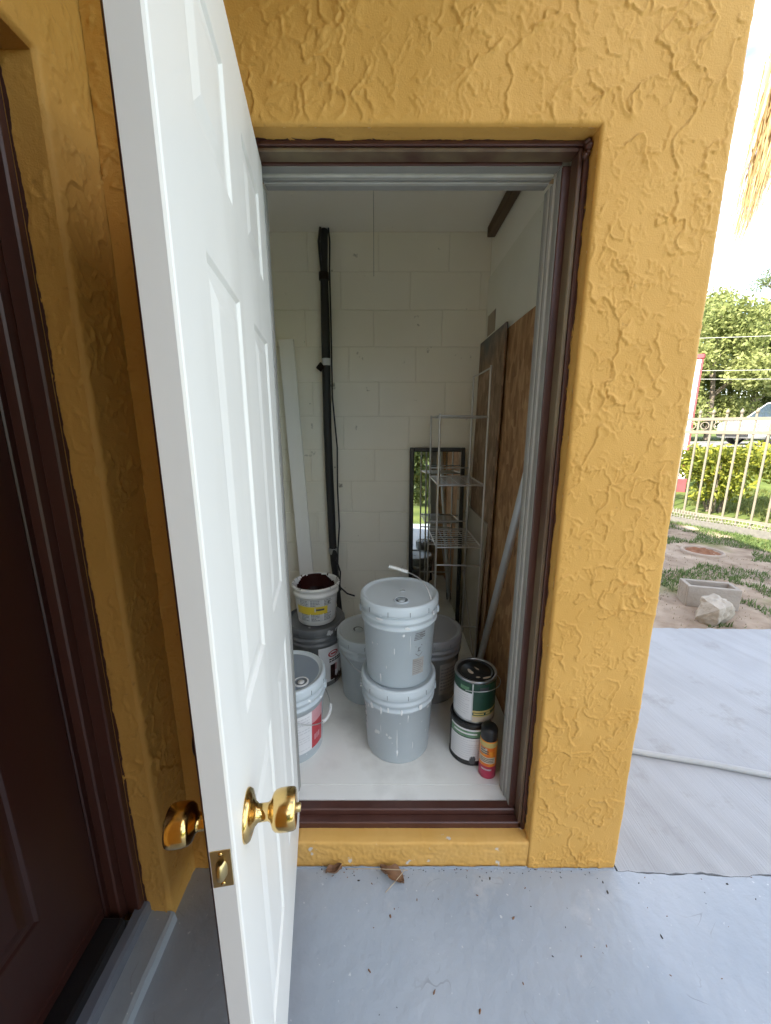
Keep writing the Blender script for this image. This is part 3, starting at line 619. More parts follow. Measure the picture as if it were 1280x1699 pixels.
# ------------------------------------------------------------------ house with the dark brown door on the left
house = thing('house', 'yellow stucco house wall on the left with glossy dark brown entry door', 'house', (0, 0, 0)); house['kind'] = 'thing'
HY0, HY1, HT = -1.06, -0.145, 2.167
def h_hole(U, Z): return (U > HY0) & (U < HY1) & (Z < HT)
def h_edge(U, Z):
    dy = np.maximum(np.maximum(HY0-U, U-HY1), 0); dz = np.maximum(Z-HT, 0); d = np.sqrt(dy**2+dz**2); r = 0.012
    q = np.clip(r-d, 0, r); return 0.3+0.7*sstep(0, 0.02, d), r-np.sqrt(np.maximum(r*r-q*q, 0))
stucco_panel('front_wall', lambda t: np.stack([np.full(len(t), WX), t], -1), lambda t: np.tile([1.0, 0.0], (len(t), 1)),
             seg((-3.2, HY0, 0.2), (HY0, -0.62, 0.02), (-0.62, HY1, 0.005), (HY1, 0.012, 0.0035)), seg((0.0, HT, 0.0045), (HT, 2.6, 0.005), (2.6, 4.2, 0.1)), house, seed=23, hole=h_hole, edge=h_edge)
xr_ = seg((-0.80, WX-0.009, 0.0035))
stucco_panel('reveal', lambda t: np.stack([t, np.full(len(t), HY1)], -1), lambda t: np.tile([0.0, -1.0], (len(t), 1)), xr_, seg((0.0, HT, 0.0045)), house, seed=29,
             edge=lambda U, Z: (np.full_like(U, 0.8), 0.004*sstep(-0.69, WX-0.009, U)*0))
xs_ = seg((-0.80, WX-0.009, 0.006)); ysr = seg((HY0, HY1, 0.006)); U, T = np.meshgrid(xs_, ysr, indexing='ij')
np_mesh('reveal', np.stack([U, T, HT-0.7*stucco_h(U+2, T+3, 33)], -1).reshape(-1, 3), grid_quads(len(xs_), len(ysr)), M['stucco'], True, house)
b = MB()
b.box(-0.84, WX-0.014, HY1+0.004, 0.0, -0.1, 4.2); b.box(-0.84, WX-0.014, -3.2, HY0-0.003, -0.1, 4.2); b.box(-0.84, WX-0.014, HY0-0.003, HY1+0.004, HT+0.004, 4.2)
b.build('wall_core', M['stucco'], house)
b = MB(); b.box(-7, -0.862, -3.2, 4.5, -0.1, 4.2); b.build('house_body', M['stucco'], house)
b = MB(); b.box(-7.2, -0.60, -3.4, 4.7, 4.2, 4.4); b.build('roof', M['concretein'], house)
b = MB(); b.box(-0.652, 0.40, -3.3, -0.012, 2.72, 2.86); b.build('porch_roof', mat('porch_soffit', (0.5, 0.42, 0.28, 1), 0.8, col2=(0.55, 0.47, 0.33, 1)), house)
b = MB(); b.box(-0.654, 0.02, -3.25, -1.45, -0.1, 2.719); b.build('added_shade_wall', M['stucco'], house)  # unseen wall, added to keep light off the left side
# door frame and door
hf = bpy.data.objects.new('door_frame', None); COL.objects.link(hf); hf.parent = house
def hj(name, x0, x1, y0, y1, z0, z1, m, ch=0.003):
    b = MB(); b.box(x0, x1, y0, y1, z0, z1, 0, ch); b.build(name, m, hf)
hj('jamb', -0.768, -0.727, -0.170, -0.146, 0.06, HT-0.001, M['brown'], 0.004); hj('jamb', -0.798, -0.7685, -0.192, -0.147, 0.06, HT-0.001, M['brown'], 0.004); hj('jamb', -0.84, -0.7985, -0.204, -0.147, 0.06, HT-0.001, M['browndoor'])
hj('jamb', -0.84, -0.74, HY0+0.001, HY0+0.045, 0.06, HT-0.001, M['brown'])
hj('head_jamb', -0.775, -0.727, HY0+0.046, -0.1845, HT-0.03, HT-0.001, M['brown']); hj('head_jamb', -0.84, -0.7755, HY0+0.046, -0.2065, HT-0.045, HT-0.001, M['brown'])
ragged('paint_edge', (-0.727, HY1, 0.05), (-0.727, HY1, HT), (1, 0, 0), (0, -1, 0), 0.006, hf, 15, 0.0035, lift=0.003)
b = MB()
hjv = [(-0.655, -0.003), (-0.655, 0.042), (-0.662, 0.048), (-0.715, 0.052)]
def sweep_y(prof, y0, y1, name, m, parent, n=40, wob=0.002):
    V = []; ys = np.linspace(y0, y1, n)
    for i, y in enumerate(ys):
        for k, (x, z_) in enumerate(prof): V.append((x + wob*float(pn(y*14, k*1.7, 51)), y, z_ + wob*0.7*float(pn(y*11, k*2.3, 53))))
    return np_mesh(name, np.array(V), grid_quads(n, len(prof)), m, False, parent)
sweep_y([(-0.640, -0.002), (-0.643, 0.030), (-0.652, 0.036), (-0.712, 0.040)], HY0-0.03, HY1+0.001, 'step', M['porch'], hf)
sweep_y([(-0.712, 0.02), (-0.712, 0.072), (-0.718, 0.080), (-0.742, 0.083)], HY0+0.002, HY1-0.001, 'step_edge', mat('blue_grey_enamel', (0.12, 0.14, 0.19, 1), 0.4, col2=(0.17,0.19,0.24,1)), hf)
hj('threshold', -0.84, -0.7425, HY0+0.046, -0.207, 0.0, 0.118, M['blackpaint'], 0.006)
hd = bpy.data.objects.new('door', None); COL.objects.link(hd); hd.parent = house; hd['label'] = 'glossy dark brown panelled entry door'
dz0, dz1 = 0.124, HT-0.047; dy0, dy1 = -0.208, HY0+0.047
ub = [dy0, dy0-0.155, dy0-0.36, dy0-0.445, dy0-0.65, dy1]; zb = [dz0, 0.36, 0.83, 0.98, 1.62, 1.74, 1.95, dz1]
b = MB()
for i in range(5):
    for j in range(7):
        if i in (1, 3) and j in (1, 3, 5): continue
        b.add([(-0.8, ub[i], zb[j]), (-0.8, ub[i+1], zb[j]), (-0.8, ub[i+1], zb[j+1]), (-0.8, ub[i], zb[j+1])][::-1], [(0, 1, 2, 3)])
b.box(-0.84, -0.815, dy1, dy0, dz0, dz1)
b.build('leaf', M['browndoor'], hd, (0.0, 0, 0), fix=False)
for i in (1, 3):
    for j in (1, 3, 5):
        w, h_ = ub[i]-ub[i+1], zb[j+1]-zb[j]
        link('panel', panel_mesh(w, h_, M['browndoor']), hd, (-0.8, 0.5*(ub[i]+ub[i+1]), 0.5*(zb[j]+zb[j+1])), (0, 0, R(-90)))
b = MB(); b.box(-0.815, -0.797, dy1, dy0, dz0-0.004, dz0+0.03, 0, 0.003); b.build('door_sweep', M['browndoor'], hd)
b = MB(); ax = Matrix.Rotation(R(90), 3, 'Y'); b.lathe([(0.033, 0), (0.031, 0.006), (0.012, 0.013), (0.012, 0.03), (0.026, 0.044), (0.026, 0.062), (0.0001, 0.07)], 28, axis=ax); b.build('door_knob', M['brass'], hd, (-0.8, dy1+0.07, 1.0))

# ------------------------------------------------------------------ buckets and tins
M['bucket'] = mat('grey_plastic', (0.51, 0.57, 0.61, 1), 0.36, col2=(0.545, 0.605, 0.645, 1), nscale=5, bump=0.05, bscale=40, col3=(0.66, 0.69, 0.71, 1), c3scale=24, c3lo=0.735, c3hi=0.755)
M['bucketsplash'] = mat('grey_plastic_splashed', (0.48, 0.535, 0.575, 1), 0.36, col2=(0.52, 0.575, 0.615, 1), nscale=5, col3=(0.78, 0.8, 0.8, 1), c3scale=26, c3lo=0.655, c3hi=0.675)
M['lid'] = mat('grey_lid_plastic', (0.53, 0.59, 0.63, 1), 0.34, col2=(0.57, 0.63, 0.67, 1), nscale=6, col3=(0.62, 0.66, 0.69, 1), c3scale=22, c3lo=0.70, c3hi=0.73)
M['lidblue'] = mat('blue_grey_lid', (0.22, 0.265, 0.32, 1), 0.32, col2=(0.27, 0.315, 0.37, 1), nscale=4)
M['bucketdark'] = mat('charcoal_plastic', (0.10, 0.105, 0.11, 1), 0.4, col2=(0.15, 0.155, 0.16, 1), nscale=6, col3=(0.4, 0.4, 0.4, 1), c3scale=20, c3lo=0.70, c3hi=0.73)
M['tubwhite'] = mat('white_tub_plastic', (0.70, 0.70, 0.68, 1), 0.35, col2=(0.76, 0.76, 0.74, 1), nscale=6)
M['slitshade'] = mat('lid_slit_shade', (0.13, 0.15, 0.165, 1), 0.6, col2=(0.16,0.18,0.2,1))  # dark grey painted as the shade inside lid slits and the cap groove
M['white'] = mat('white_print', (0.72, 0.72, 0.73, 1), 0.5, col2=(0.66, 0.66, 0.68, 1), nscale=12)
M['offwhite'] = mat('aged_white_print', (0.56, 0.57, 0.58, 1), 0.5, col2=(0.5, 0.51, 0.52, 1), nscale=12)
M['ink'] = mat('dark_print', (0.06, 0.06, 0.065, 1), 0.5, col2=(0.09,0.09,0.095,1))
M['greyink'] = mat('grey_print', (0.17, 0.175, 0.18, 1), 0.5, col2=(0.24,0.245,0.25,1))
M['paleink'] = mat('pale_print', (0.52, 0.52, 0.55, 1), 0.5, col2=(0.56,0.56,0.58,1))
M['tanprint'] = mat('tan_print', (0.31, 0.29, 0.27, 1), 0.5, col2=(0.40, 0.39, 0.38, 1), nscale=30, namt=0.3)
M['red'] = mat('red_print', (0.40, 0.02, 0.035, 1), 0.45, col2=(0.48, 0.05, 0.06, 1), nscale=14)
M['pink'] = mat('pink_print', (0.52, 0.22, 0.25, 1), 0.45, col2=(0.58, 0.34, 0.36, 1), nscale=14)
M['yellow'] = mat('yellow_print', (0.72, 0.53, 0.03, 1), 0.45, col2=(0.66, 0.50, 0.05, 1), nscale=14)
M['green'] = mat('green_print', (0.012, 0.052, 0.032, 1), 0.4, col2=(0.02, 0.068, 0.042, 1), nscale=14)
M['greenlight'] = mat('light_green_print', (0.10, 0.22, 0.12, 1), 0.4, col2=(0.14, 0.27, 0.16, 1), nscale=40, namt=0.2)
M['goldprint'] = mat('gold_print', (0.52, 0.40, 0.12, 1), 0.4, col2=(0.6, 0.48, 0.2, 1), nscale=30)
M['beigeprint'] = mat('beige_print', (0.55, 0.44, 0.32, 1), 0.5, col2=(0.62, 0.52, 0.40, 1), nscale=18)
M['orange'] = mat('orange_print', (0.72, 0.15, 0.012, 1), 0.35, col2=(0.80, 0.30, 0.02, 1), nscale=40, namt=0.2)
M['magenta'] = mat('crimson_print', (0.42, 0.012, 0.06, 1), 0.3, col2=(0.46, 0.02, 0.075, 1), nscale=14)
M['blackplastic'] = mat('black_plastic', (0.015, 0.015, 0.016, 1), 0.35, col2=(0.025,0.025,0.026,1))
M['blacktin'] = mat('black_tin_lid', (0.012, 0.013, 0.013, 1), 0.3, 0.3, col2=(0.03, 0.03, 0.03, 1), nscale=20, bump=0.15, bscale=40)
M['tin'] = mat('grey_tin', (0.38, 0.39, 0.40, 1), 0.3, 0.9, col2=(0.45,0.46,0.47,1), nscale=20)
M['wire'] = mat('galvanised_wire', (0.55, 0.55, 0.55, 1), 0.32, 0.9, col2=(0.62,0.62,0.62,1), nscale=30)
M['grip'] = mat('white_grip', (0.78, 0.78, 0.77, 1), 0.4, col2=(0.7,0.7,0.69,1))
M['brownpaint'] = mat('wet_brown_paint', (0.030, 0.008, 0.007, 1), 0.18, col2=(0.036, 0.011, 0.009, 1), bump=0.2, bscale=30)
M['whitepaint'] = mat('white_paint_drip', (0.78, 0.79, 0.79, 1), 0.35, col2=(0.74,0.75,0.75,1))

def patch(b, rf, a0, a1, z0, z1, mi, lift=0.0006, n=None):
    n = n or max(2, int(abs(a1-a0)/R(6))); nz = 4; V = []
    for i in range(n+1):
        a = a0+(a1-a0)*i/n
        for k in range(nz+1):
            z = z0+(z1-z0)*k/nz; r = rf(z)+lift; V.append((r*math.cos(a), r*math.sin(a), z))
    b.add(V, [(i*(nz+1)+k, (i+1)*(nz+1)+k, (i+1)*(nz+1)+k+1, i*(nz+1)+k+1) for i in range(n) for k in range(nz)], mi, True)
def lines(b, rf, a0, a1, z0, z1, n, mi, seed, lift=0.001, fill=0.5):
    rr = random.Random(seed)
    for k in range(n):
        zz = z1-(z1-z0)*(k+0.5)/n; hgt = (z1-z0)/n*fill*0.5; e = a0+(a1-a0)*(1.0 if rr.random() < 0.7 else rr.uniform(0.5, 0.95))
        a = a0
        while a < e-0.01:
            w = rr.uniform(0.05, 0.14); patch(b, rf, a, min(a+w, e), zz-hgt, zz+hgt, mi, lift, 2); a += w+0.022
def drips(parent, m, specs):
    for rf, a, z, ra, rz_, seed, dr in specs:
        b = MB(); blob(b, rf, a, z, ra, rz_, 0, seed, drip=dr); b.build('paint_drip', m, parent)
def blob(b, rf, a, z, ra, rz_, mi, seed, lift=0.0011, n=14, drip=0.0):
    rr = random.Random(seed); V = [( (rf(z)+lift*1.6)*math.cos(a), (rf(z)+lift*1.6)*math.sin(a), z )]
    for k in range(n):
        t = 2*math.pi*k/n; s = 1+rr.uniform(-0.25, 0.25); da = ra*math.cos(t)*s; dz = rz_*math.sin(t)*s
        if math.sin(t) < -0.9: dz -= drip
        q = z+dz; V.append(((rf(q)+lift*0.6)*math.cos(a+da), (rf(q)+lift*0.6)*math.sin(a+da), q))
    b.add(V, [(0, 1+k, 1+(k+1) % n) for k in range(n)], mi, True)

HB, RB, RT = 0.345, 0.131, 0.147
def rbk(z): return RB+(RT-RB)*min(z/0.27, 1)*0.92
def bail(parent, zc, R0, a, out, drop, lift_=0.0, wire=0.0022, grip=True, t0=0.0, t1=math.pi):
    ax = Vector((math.cos(a-math.pi/2), math.sin(a-math.pi/2), 0)); ou = Vector((math.cos(a), math.sin(a), 0)); pts = []
    def P(t): return ax*R0*math.cos(t) + ou*out*math.sin(t) + Vector((0, 0, zc + (lift_-drop)*math.sin(t)))
    for k in range(25): pts.append(P(t0+(t1-t0)*k/24))
    b = MB(); b.tube(pts, wire, 6); o = b.build('bail', M['wire'], parent)
    if grip:
        b = MB(); g = [P(math.pi/2+d) for d in (-0.32, -0.16, 0, 0.16, 0.32)]; b.tube(g, 0.0075, 10); b.build('grip', M['grip'], o)
    return o
def bucket(label, loc, body_m, lid_m, face, has_lid=True, cap=None, group=None, name='bucket', lid_dark=None):
    t = thing(name, label, 'bucket', loc, 0, group)
    b = MB(); prof = [(0.0001, 0.0), (RB-0.004, 0.0), (RB, 0.004), (rbk(0.245), 0.245), (RT+0.0035, 0.247), (RT+0.0045, 0.252), (RT+0.0035, 0.256), (RT-0.001, 0.258), (RT-0.0005, 0.272),
            (RT+0.005, 0.274), (RT+0.006, 0.280), (RT+0.005, 0.286), (RT, 0.288), (RT+0.0005, 0.3), (RT+0.004, 0.3015), (RT+0.004, 0.306), (RT+0.001, 0.3075), (RT+0.0015, 0.330), (RT+0.003, 0.337), (RT, 0.339), (RT-0.003, 0.33), (rbk(0.2)-0.004, 0.2), (RB-0.006, 0.012), (0.0001, 0.010)]
    b.lathe(prof, 56); b.build('body', body_m, t)
    for s in (0, math.pi):
        b = MB(); a = face+math.pi/2+s; m3 = Matrix.Rotation(a, 4, 'Z')
        b.box(RT-0.002, RT+0.011, -0.014, 0.014, 0.262, 0.290, 0, 0.003, mat=m3); b.build('handle_ear', body_m, t)
    if has_lid:
        b = MB(); lp = [(RT+0.004, 0.308), (RT+0.0075, 0.309), (RT+0.0085, 0.312), (RT+0.0075, 0.338), (RT+0.004, 0.3445), (RT-0.002, 0.3455), (RT-0.006, 0.3435), (RT-0.009, 0.3385), (RT-0.018, 0.3375), (0.0001, 0.3385)]
        mm = [0]*8+[1]
        b.lathe(lp, 56, mis=mm)
        for k in range(12):
            a = face+0.26+k*math.pi/6; m3 = Matrix.Rotation(a, 4, 'Z'); b.box(RT+0.005, RT+0.0092, -0.0009, 0.0009, 0.309, 0.327, 2, mat=m3)
        b.lathe([(0.010, 0.3385), (0.010, 0.3405), (0.0001, 0.341)], 16, (0.02*math.cos(face+2.4), 0.02*math.sin(face+2.4), 0.0), 1)
        l = b.build('lid', [lid_m, lid_dark or lid_m, M['slitshade']], t)
        if cap is not None:
            ca, cr = cap; b = MB(); c = (cr*math.cos(ca), cr*math.sin(ca), 0.3385)
            b.lathe([(0.030, -0.001), (0.030, 0.003), (0.027, 0.0045), (0.024, 0.003), (0.022, -0.0005), (0.013, -0.0005), (0.013, 0.0015), (0.0001, 0.0018)], 28, c, mis=[0,0,0,1,1,0,0]); b.build('spout_cap', [M['grip'] if lid_dark else lid_m, M['slitshade']], l)
    return t
def cam_ang(x, y): return math.atan2(-1.04-y, 0-x)
FZ = 0.1505

# stack in the middle
bx, by = 0.053, 0.40; fa = cam_ang(bx, by)
low = bucket('grey bucket under another, splashed with white paint, at the front of the storage room', (bx, by, FZ), M['bucketsplash'], M['lid'], fa, group='grey five-gallon buckets')
RIM = lambda z: RT+0.004
drips(low, M['whitepaint'], [(RIM, fa+0.1, 0.258, 0.03, 0.010, 81, 0.006), (RIM, fa-0.25, 0.262, 0.025, 0.012, 82, 0), (RIM, fa-0.45, 0.258, 0.03, 0.014, 83, 0.01), (rbk, fa+0.28, 0.225, 0.012, 0.014, 84, 0.01), (rbk, fa-0.5, 0.16, 0.008, 0.02, 85, 0.02), (rbk, fa-0.02, 0.115, 0.012, 0.055, 3, 0.02), (rbk, fa-0.01, 0.062, 0.03, 0.012, 4, 0.008), (rbk, fa+0.45, 0.085, 0.014, 0.016, 5, 0), (RIM, fa+0.62, 0.262, 0.05, 0.012, 6, 0), (RIM, fa-0.75, 0.255, 0.06, 0.014, 7, 0)])
b = MB(); patch(b, rbk, fa-1.45, fa-1.10, 0.10, 0.225, 0); lines(b, rbk, fa-1.43, fa-1.14, 0.12, 0.215, 6, 1, 4); b.build('label_sticker', [M['white'], M['greyink']], low)
bail(low, 0.276, RT+0.009, fa-math.pi/2*1.9, 0.168, 0.10)
up = bucket('grey bucket on top of another bucket with its wire handle sticking up', (bx+0.002, by, FZ+HB+0.0005), M['bucket'], M['lid'], fa, cap=(fa+0.12, 0.072), group='grey five-gallon buckets')
b = MB(); A = fa+0.56
patch(b, rbk, A-0.17, A+0.20, 0.055, 0.125, 0)
for k in range(5): patch(b, rbk, A-0.16+0.01*k, A+0.10+0.02*(k % 3), 0.205+0.0065*k, 0.2085+0.0065*k, 1, 0.0008)
for k in range(3): patch(b, rbk, A+0.02, A+0.19, 0.212+0.009*k, 0.217+0.009*k, 1, 0.001)
hx = [(0.0, 0.027), (0.11, 0.014), (0.11, -0.014), (0.0, -0.027), (-0.11, -0.014), (-0.11, 0.014)]
for k in range(6):
    (a0, z0), (a1, z1) = hx[k], hx[(k+1) % 6]
    for q in range(6):
        f0, f1 = q/6, (q+1)/6; aa, ab = A+0.01+a0+(a1-a0)*f0, A+0.01+a0+(a1-a0)*f1; za, zb_ = 0.162+z0+(z1-z0)*f0, 0.162+z0+(z1-z0)*f1
        r_ = rbk(0.16)+0.0009; b.add([(r_*math.cos(aa), r_*math.sin(aa), za-0.0015), (r_*math.cos(ab), r_*math.sin(ab), zb_-0.0015), (r_*math.cos(ab), r_*math.sin(ab), zb_+0.0015), (r_*math.cos(aa), r_*math.sin(aa), za+0.0015)], [(0, 1, 2, 3)], 1)
patch(b, rbk, A-0.04, A+0.06, 0.155, 0.158, 1, 0.0009); patch(b, rbk, A-0.02, A+0.02, 0.158, 0.172, 1, 0.0009); patch(b, rbk, A+0.02, A+0.07, 0.169, 0.172, 1, 0.0009)
for k in range(7): patch(b, rbk, A-0.14, A+0.10+0.07*((k*37) % 5)/5, 0.062+0.0085*k, 0.0645+0.0085*k, 2, 0.0009)
b.build('printed_mark', [M['tanprint'], M['greyink'], M['greyink']], up)
drips(up, M['whitepaint'], [(RIM, fa+0.2, 0.262, 0.07, 0.006, 71, 0), (rbk, fa+0.3, 0.20, 0.008, 0.03, 72, 0.02), (rbk, fa-0.35, 0.09, 0.01, 0.008, 73, 0), (RIM, fa-0.5, 0.292, 0.10, 0.005, 74, 0), (rbk, fa-0.12, 0.165, 0.012, 0.016, 8, 0), (rbk, fa-0.62, 0.18, 0.012, 0.005, 9, 0), (rbk, fa-0.8, 0.175, 0.03, 0.005, 19, 0), (rbk, fa-0.55, 0.04, 0.03, 0.014, 10, 0.01), (rbk, fa+0.12, 0.232, 0.03, 0.006, 12, 0)])
er = fa+0.98; E0 = Vector(((RT+0.009)*math.cos(er), (RT+0.009)*math.sin(er), 0.290))
pts = [E0]; G1 = Vector((0.030, 0.02, 0.418)); G0 = Vector((-0.042, 0.03, 0.437))
for k in range(1, 13):
    f = k/12; p = E0.lerp(G1, f); p += Vector((0.022, 0.0, 0.030))*math.sin(f*math.pi); pts.append(p)
pts.append(G0)
b = MB(); b.tube(pts, 0.0022, 6); bl_ = b.build('bail', M['wire'], up)
b = MB(); b.tube([G1.lerp(G0, -0.05), G1.lerp(G0, 0.5)+Vector((0, 0, 0.001)), G0], 0.0068, 10); b.build('grip', M['grip'], bl_)

# bucket half hidden behind the stack on the left
x, y = -0.088, 0.735; f2 = cam_ang(x, y)
bk = bucket('shaded grey bucket half hidden behind the left of the central bucket stack', (x, y, FZ), M['bucket'], M['lid'], f2+1.2, cap=(f2-1.5, 0.05), group='grey five-gallon buckets')
bail(bk, 0.276, RT+0.009, f2+0.6, 0.168, 0.11)
# open bucket behind the stack on the right
x, y = 0.228, 0.745; f2 = cam_ang(x, y)
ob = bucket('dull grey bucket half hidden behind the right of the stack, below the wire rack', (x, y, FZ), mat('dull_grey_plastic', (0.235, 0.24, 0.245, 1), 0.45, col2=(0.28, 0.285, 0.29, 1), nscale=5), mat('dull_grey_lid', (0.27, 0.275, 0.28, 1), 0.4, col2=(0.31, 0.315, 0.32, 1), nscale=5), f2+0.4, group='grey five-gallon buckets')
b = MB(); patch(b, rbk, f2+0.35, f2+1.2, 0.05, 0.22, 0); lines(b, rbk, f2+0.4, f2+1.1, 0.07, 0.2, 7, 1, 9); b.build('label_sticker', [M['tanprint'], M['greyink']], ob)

# bucket by the door with a white and red label
x, y = -0.405, 0.385; f2 = cam_ang(x, y)
lb = bucket('grey bucket with blue-grey lid and white-and-red label beside the open door', (x, y, FZ), M['bucketsplash'], M['lid'], f2-0.2, cap=(f2+0.55, 0.095), group='grey five-gallon buckets', lid_dark=M['lidblue'])
b = MB(); e0 = f2+0.62
patch(b, rbk, f2-1.5, e0, 0.045, 0.225, 0); patch(b, rbk, e0, e0+0.5, 0.045, 0.125, 1); patch(b, rbk, e0, e0+0.5, 0.125, 0.165, 2); patch(b, rbk, e0, e0+0.5, 0.165, 0.225, 3)
lines(b, rbk, f2-1.1, e0-0.08, 0.055, 0.125, 6, 4, 11, fill=0.3); lines(b, rbk, f2-1.1, e0-0.08, 0.135, 0.215, 6, 4, 12, fill=0.35)
for k in range(3): patch(b, rbk, e0+0.10+0.09*k, e0+0.16+0.09*k, 0.078, 0.105, 3, 0.001)
b.build('label_sticker', [M['white'], M['red'], M['red'], M['pink'], M['paleink']], lb)
bail(lb, 0.276, RT+0.009, f2+1.12, 0.172, 0.115)

# charcoal bucket behind it, with the white tub on top
x, y = -0.372, 0.855; f2 = cam_ang(x, y)
cb = bucket('charcoal bucket with white label and brown drips under the small white tub', (x, y, FZ), M['bucketdark'], M['bucketdark'], f2-0.3, group='grey five-gallon buckets')
b = MB(); patch(b, rbk, f2+0.05, f2+1.25, 0.03, 0.235, 0)
for k in range(24):
    a0, a1 = 2*math.pi*k/24, 2*math.pi*(k+1)/24
    def pt(a, s): return (f2+0.62+0.22*s*math.cos(a), 0.19+0.019*s*math.sin(a))
    q = [pt(a0, 1), pt(a1, 1), pt(a1, 0.72), pt(a0, 0.72)]; b.add([((rbk(z)+0.001)*math.cos(a), (rbk(z)+0.001)*math.sin(a), z) for a, z in q], [(0, 1, 2, 3)], 1)
patch(b, rbk, f2+0.5, f2+0.74, 0.185, 0.195, 1, 0.001); lines(b, rbk, f2+0.45, f2+1.1, 0.14, 0.165, 2, 2, 3, fill=0.6)
patch(b, rbk, f2+0.50, f2+0.72, 0.035, 0.125, 2, 0.001); patch(b, rbk, f2+0.72, f2+0.80, 0.085, 0.125, 3, 0.001)
for k in range(6): blob(b, rbk, f2+0.75+0.09*k, 0.035+0.004*(k % 3), 0.05, 0.02, 2, 30+k, 0.0014)
b.build('label_sticker', [M['white'], M['red'], M['brownpaint'], M['pink']], cb)
RIM2 = lambda z: RT+0.008
drips(cb, M['offwhite'], [(RIM2, f2+0.45, 0.318, 0.11, 0.014, 40, 0), (RIM2, f2+0.95, 0.325, 0.30, 0.013, 41, 0)])

tub = thing('paint_tub', 'small white tub with yellow label and dark brown paint caked inside', 'tub', (x+0.012, y-0.012, FZ+HB+0.0005))
def rtb(z): return 0.096+0.017*z/0.20
b = MB(); b.lathe([(0.0001, 0), (0.093, 0), (0.096, 0.004), (rtb(0.15), 0.15), (0.116, 0.152), (0.1165, 0.166), (0.1135, 0.168), (0.1145, 0.186), (0.121, 0.188), (0.1225, 0.198), (0.120, 0.204), (0.114, 0.204), (0.1115, 0.197), (0.108, 0.16), (0.104, 0.115)], 48); b.build('body', M['tubwhite'], tub)
b = MB(); N_ = 40; V = [(0, 0, 0.128)]; F = []
for i in range(N_):
    a = 2*math.pi*i/N_; V.append((0.105*math.cos(a), 0.105*math.sin(a), 0.130))
F = [(0, 1+i, 1+(i+1) % N_) for i in range(N_)]; b.add(V, F, 0)
def rin(z): return 0.1035+0.008*(z-0.115)/0.085
for i in range(46):                      # paint smeared up the inside of the rim
    a = f2+math.pi-1.9+3.8*i/45; hh = 0.155+0.046*max(0, math.cos((a-f2-math.pi)*1.25))+0.012*random.random()
    a2 = a+3.8/45*1.05; hh = min(hh, 0.2035)
    b.add([((rin(z)-0.0012)*math.cos(q), (rin(z)-0.0012)*math.sin(q), z) for q, z in ((a, 0.128), (a2, 0.128), (a2, hh), (a, hh))], [(0, 1, 2, 3)], 0)
for k in range(26):                      # streaks over the rim
    a = f2+random.uniform(-2.6, 2.6)
    if abs(((a-f2+math.pi) % (2*math.pi))-math.pi) < 0.5: continue
    w = random.uniform(0.015, 0.05); b.lathe([(0.1105, 0.195), (0.1138, 0.2052), (0.1203, 0.2052), (0.1230, 0.199)], 3, a0=a, a1=a+w)
b.build('paint', M['brownpaint'], tub)
b = MB(); patch(b, rtb, f2-1.5, f2+1.3, 0.024, 0.145, 0)
patch(b, rtb, f2-1.1, f2+0.52, 0.064, 0.108, 1, 0.001); patch(b, rtb, f2-0.05, f2+0.35, 0.086, 0.096, 2, 0.0014); patch(b, rtb, f2-0.12, f2-0.06, 0.08, 0.102, 0, 0.0014)
for q in (-0.9, -0.35, 0.28, 0.75): patch(b, rtb, f2+q, f2+q+0.025, 0.026, 0.07, 3, 0.001); patch(b, rtb, f2+q, f2+q+0.025, 0.11, 0.143, 3, 0.001)
for q in (-0.85, -0.3, 0.34): lines(b, rtb, f2+q, f2+q+0.42, 0.11, 0.143, 4, 4, 21+int(q*10), fill=0.5); lines(b, rtb, f2+q, f2+q+0.42, 0.028, 0.068, 5, 4, 31+int(q*10), fill=0.5)
patch(b, rtb, f2+0.55, f2+0.62, 0.118, 0.132, 2, 0.0014)
b.build('label_sticker', [M['offwhite'], M['yellow'], M['ink'], M['white'], M['greyink']], tub)

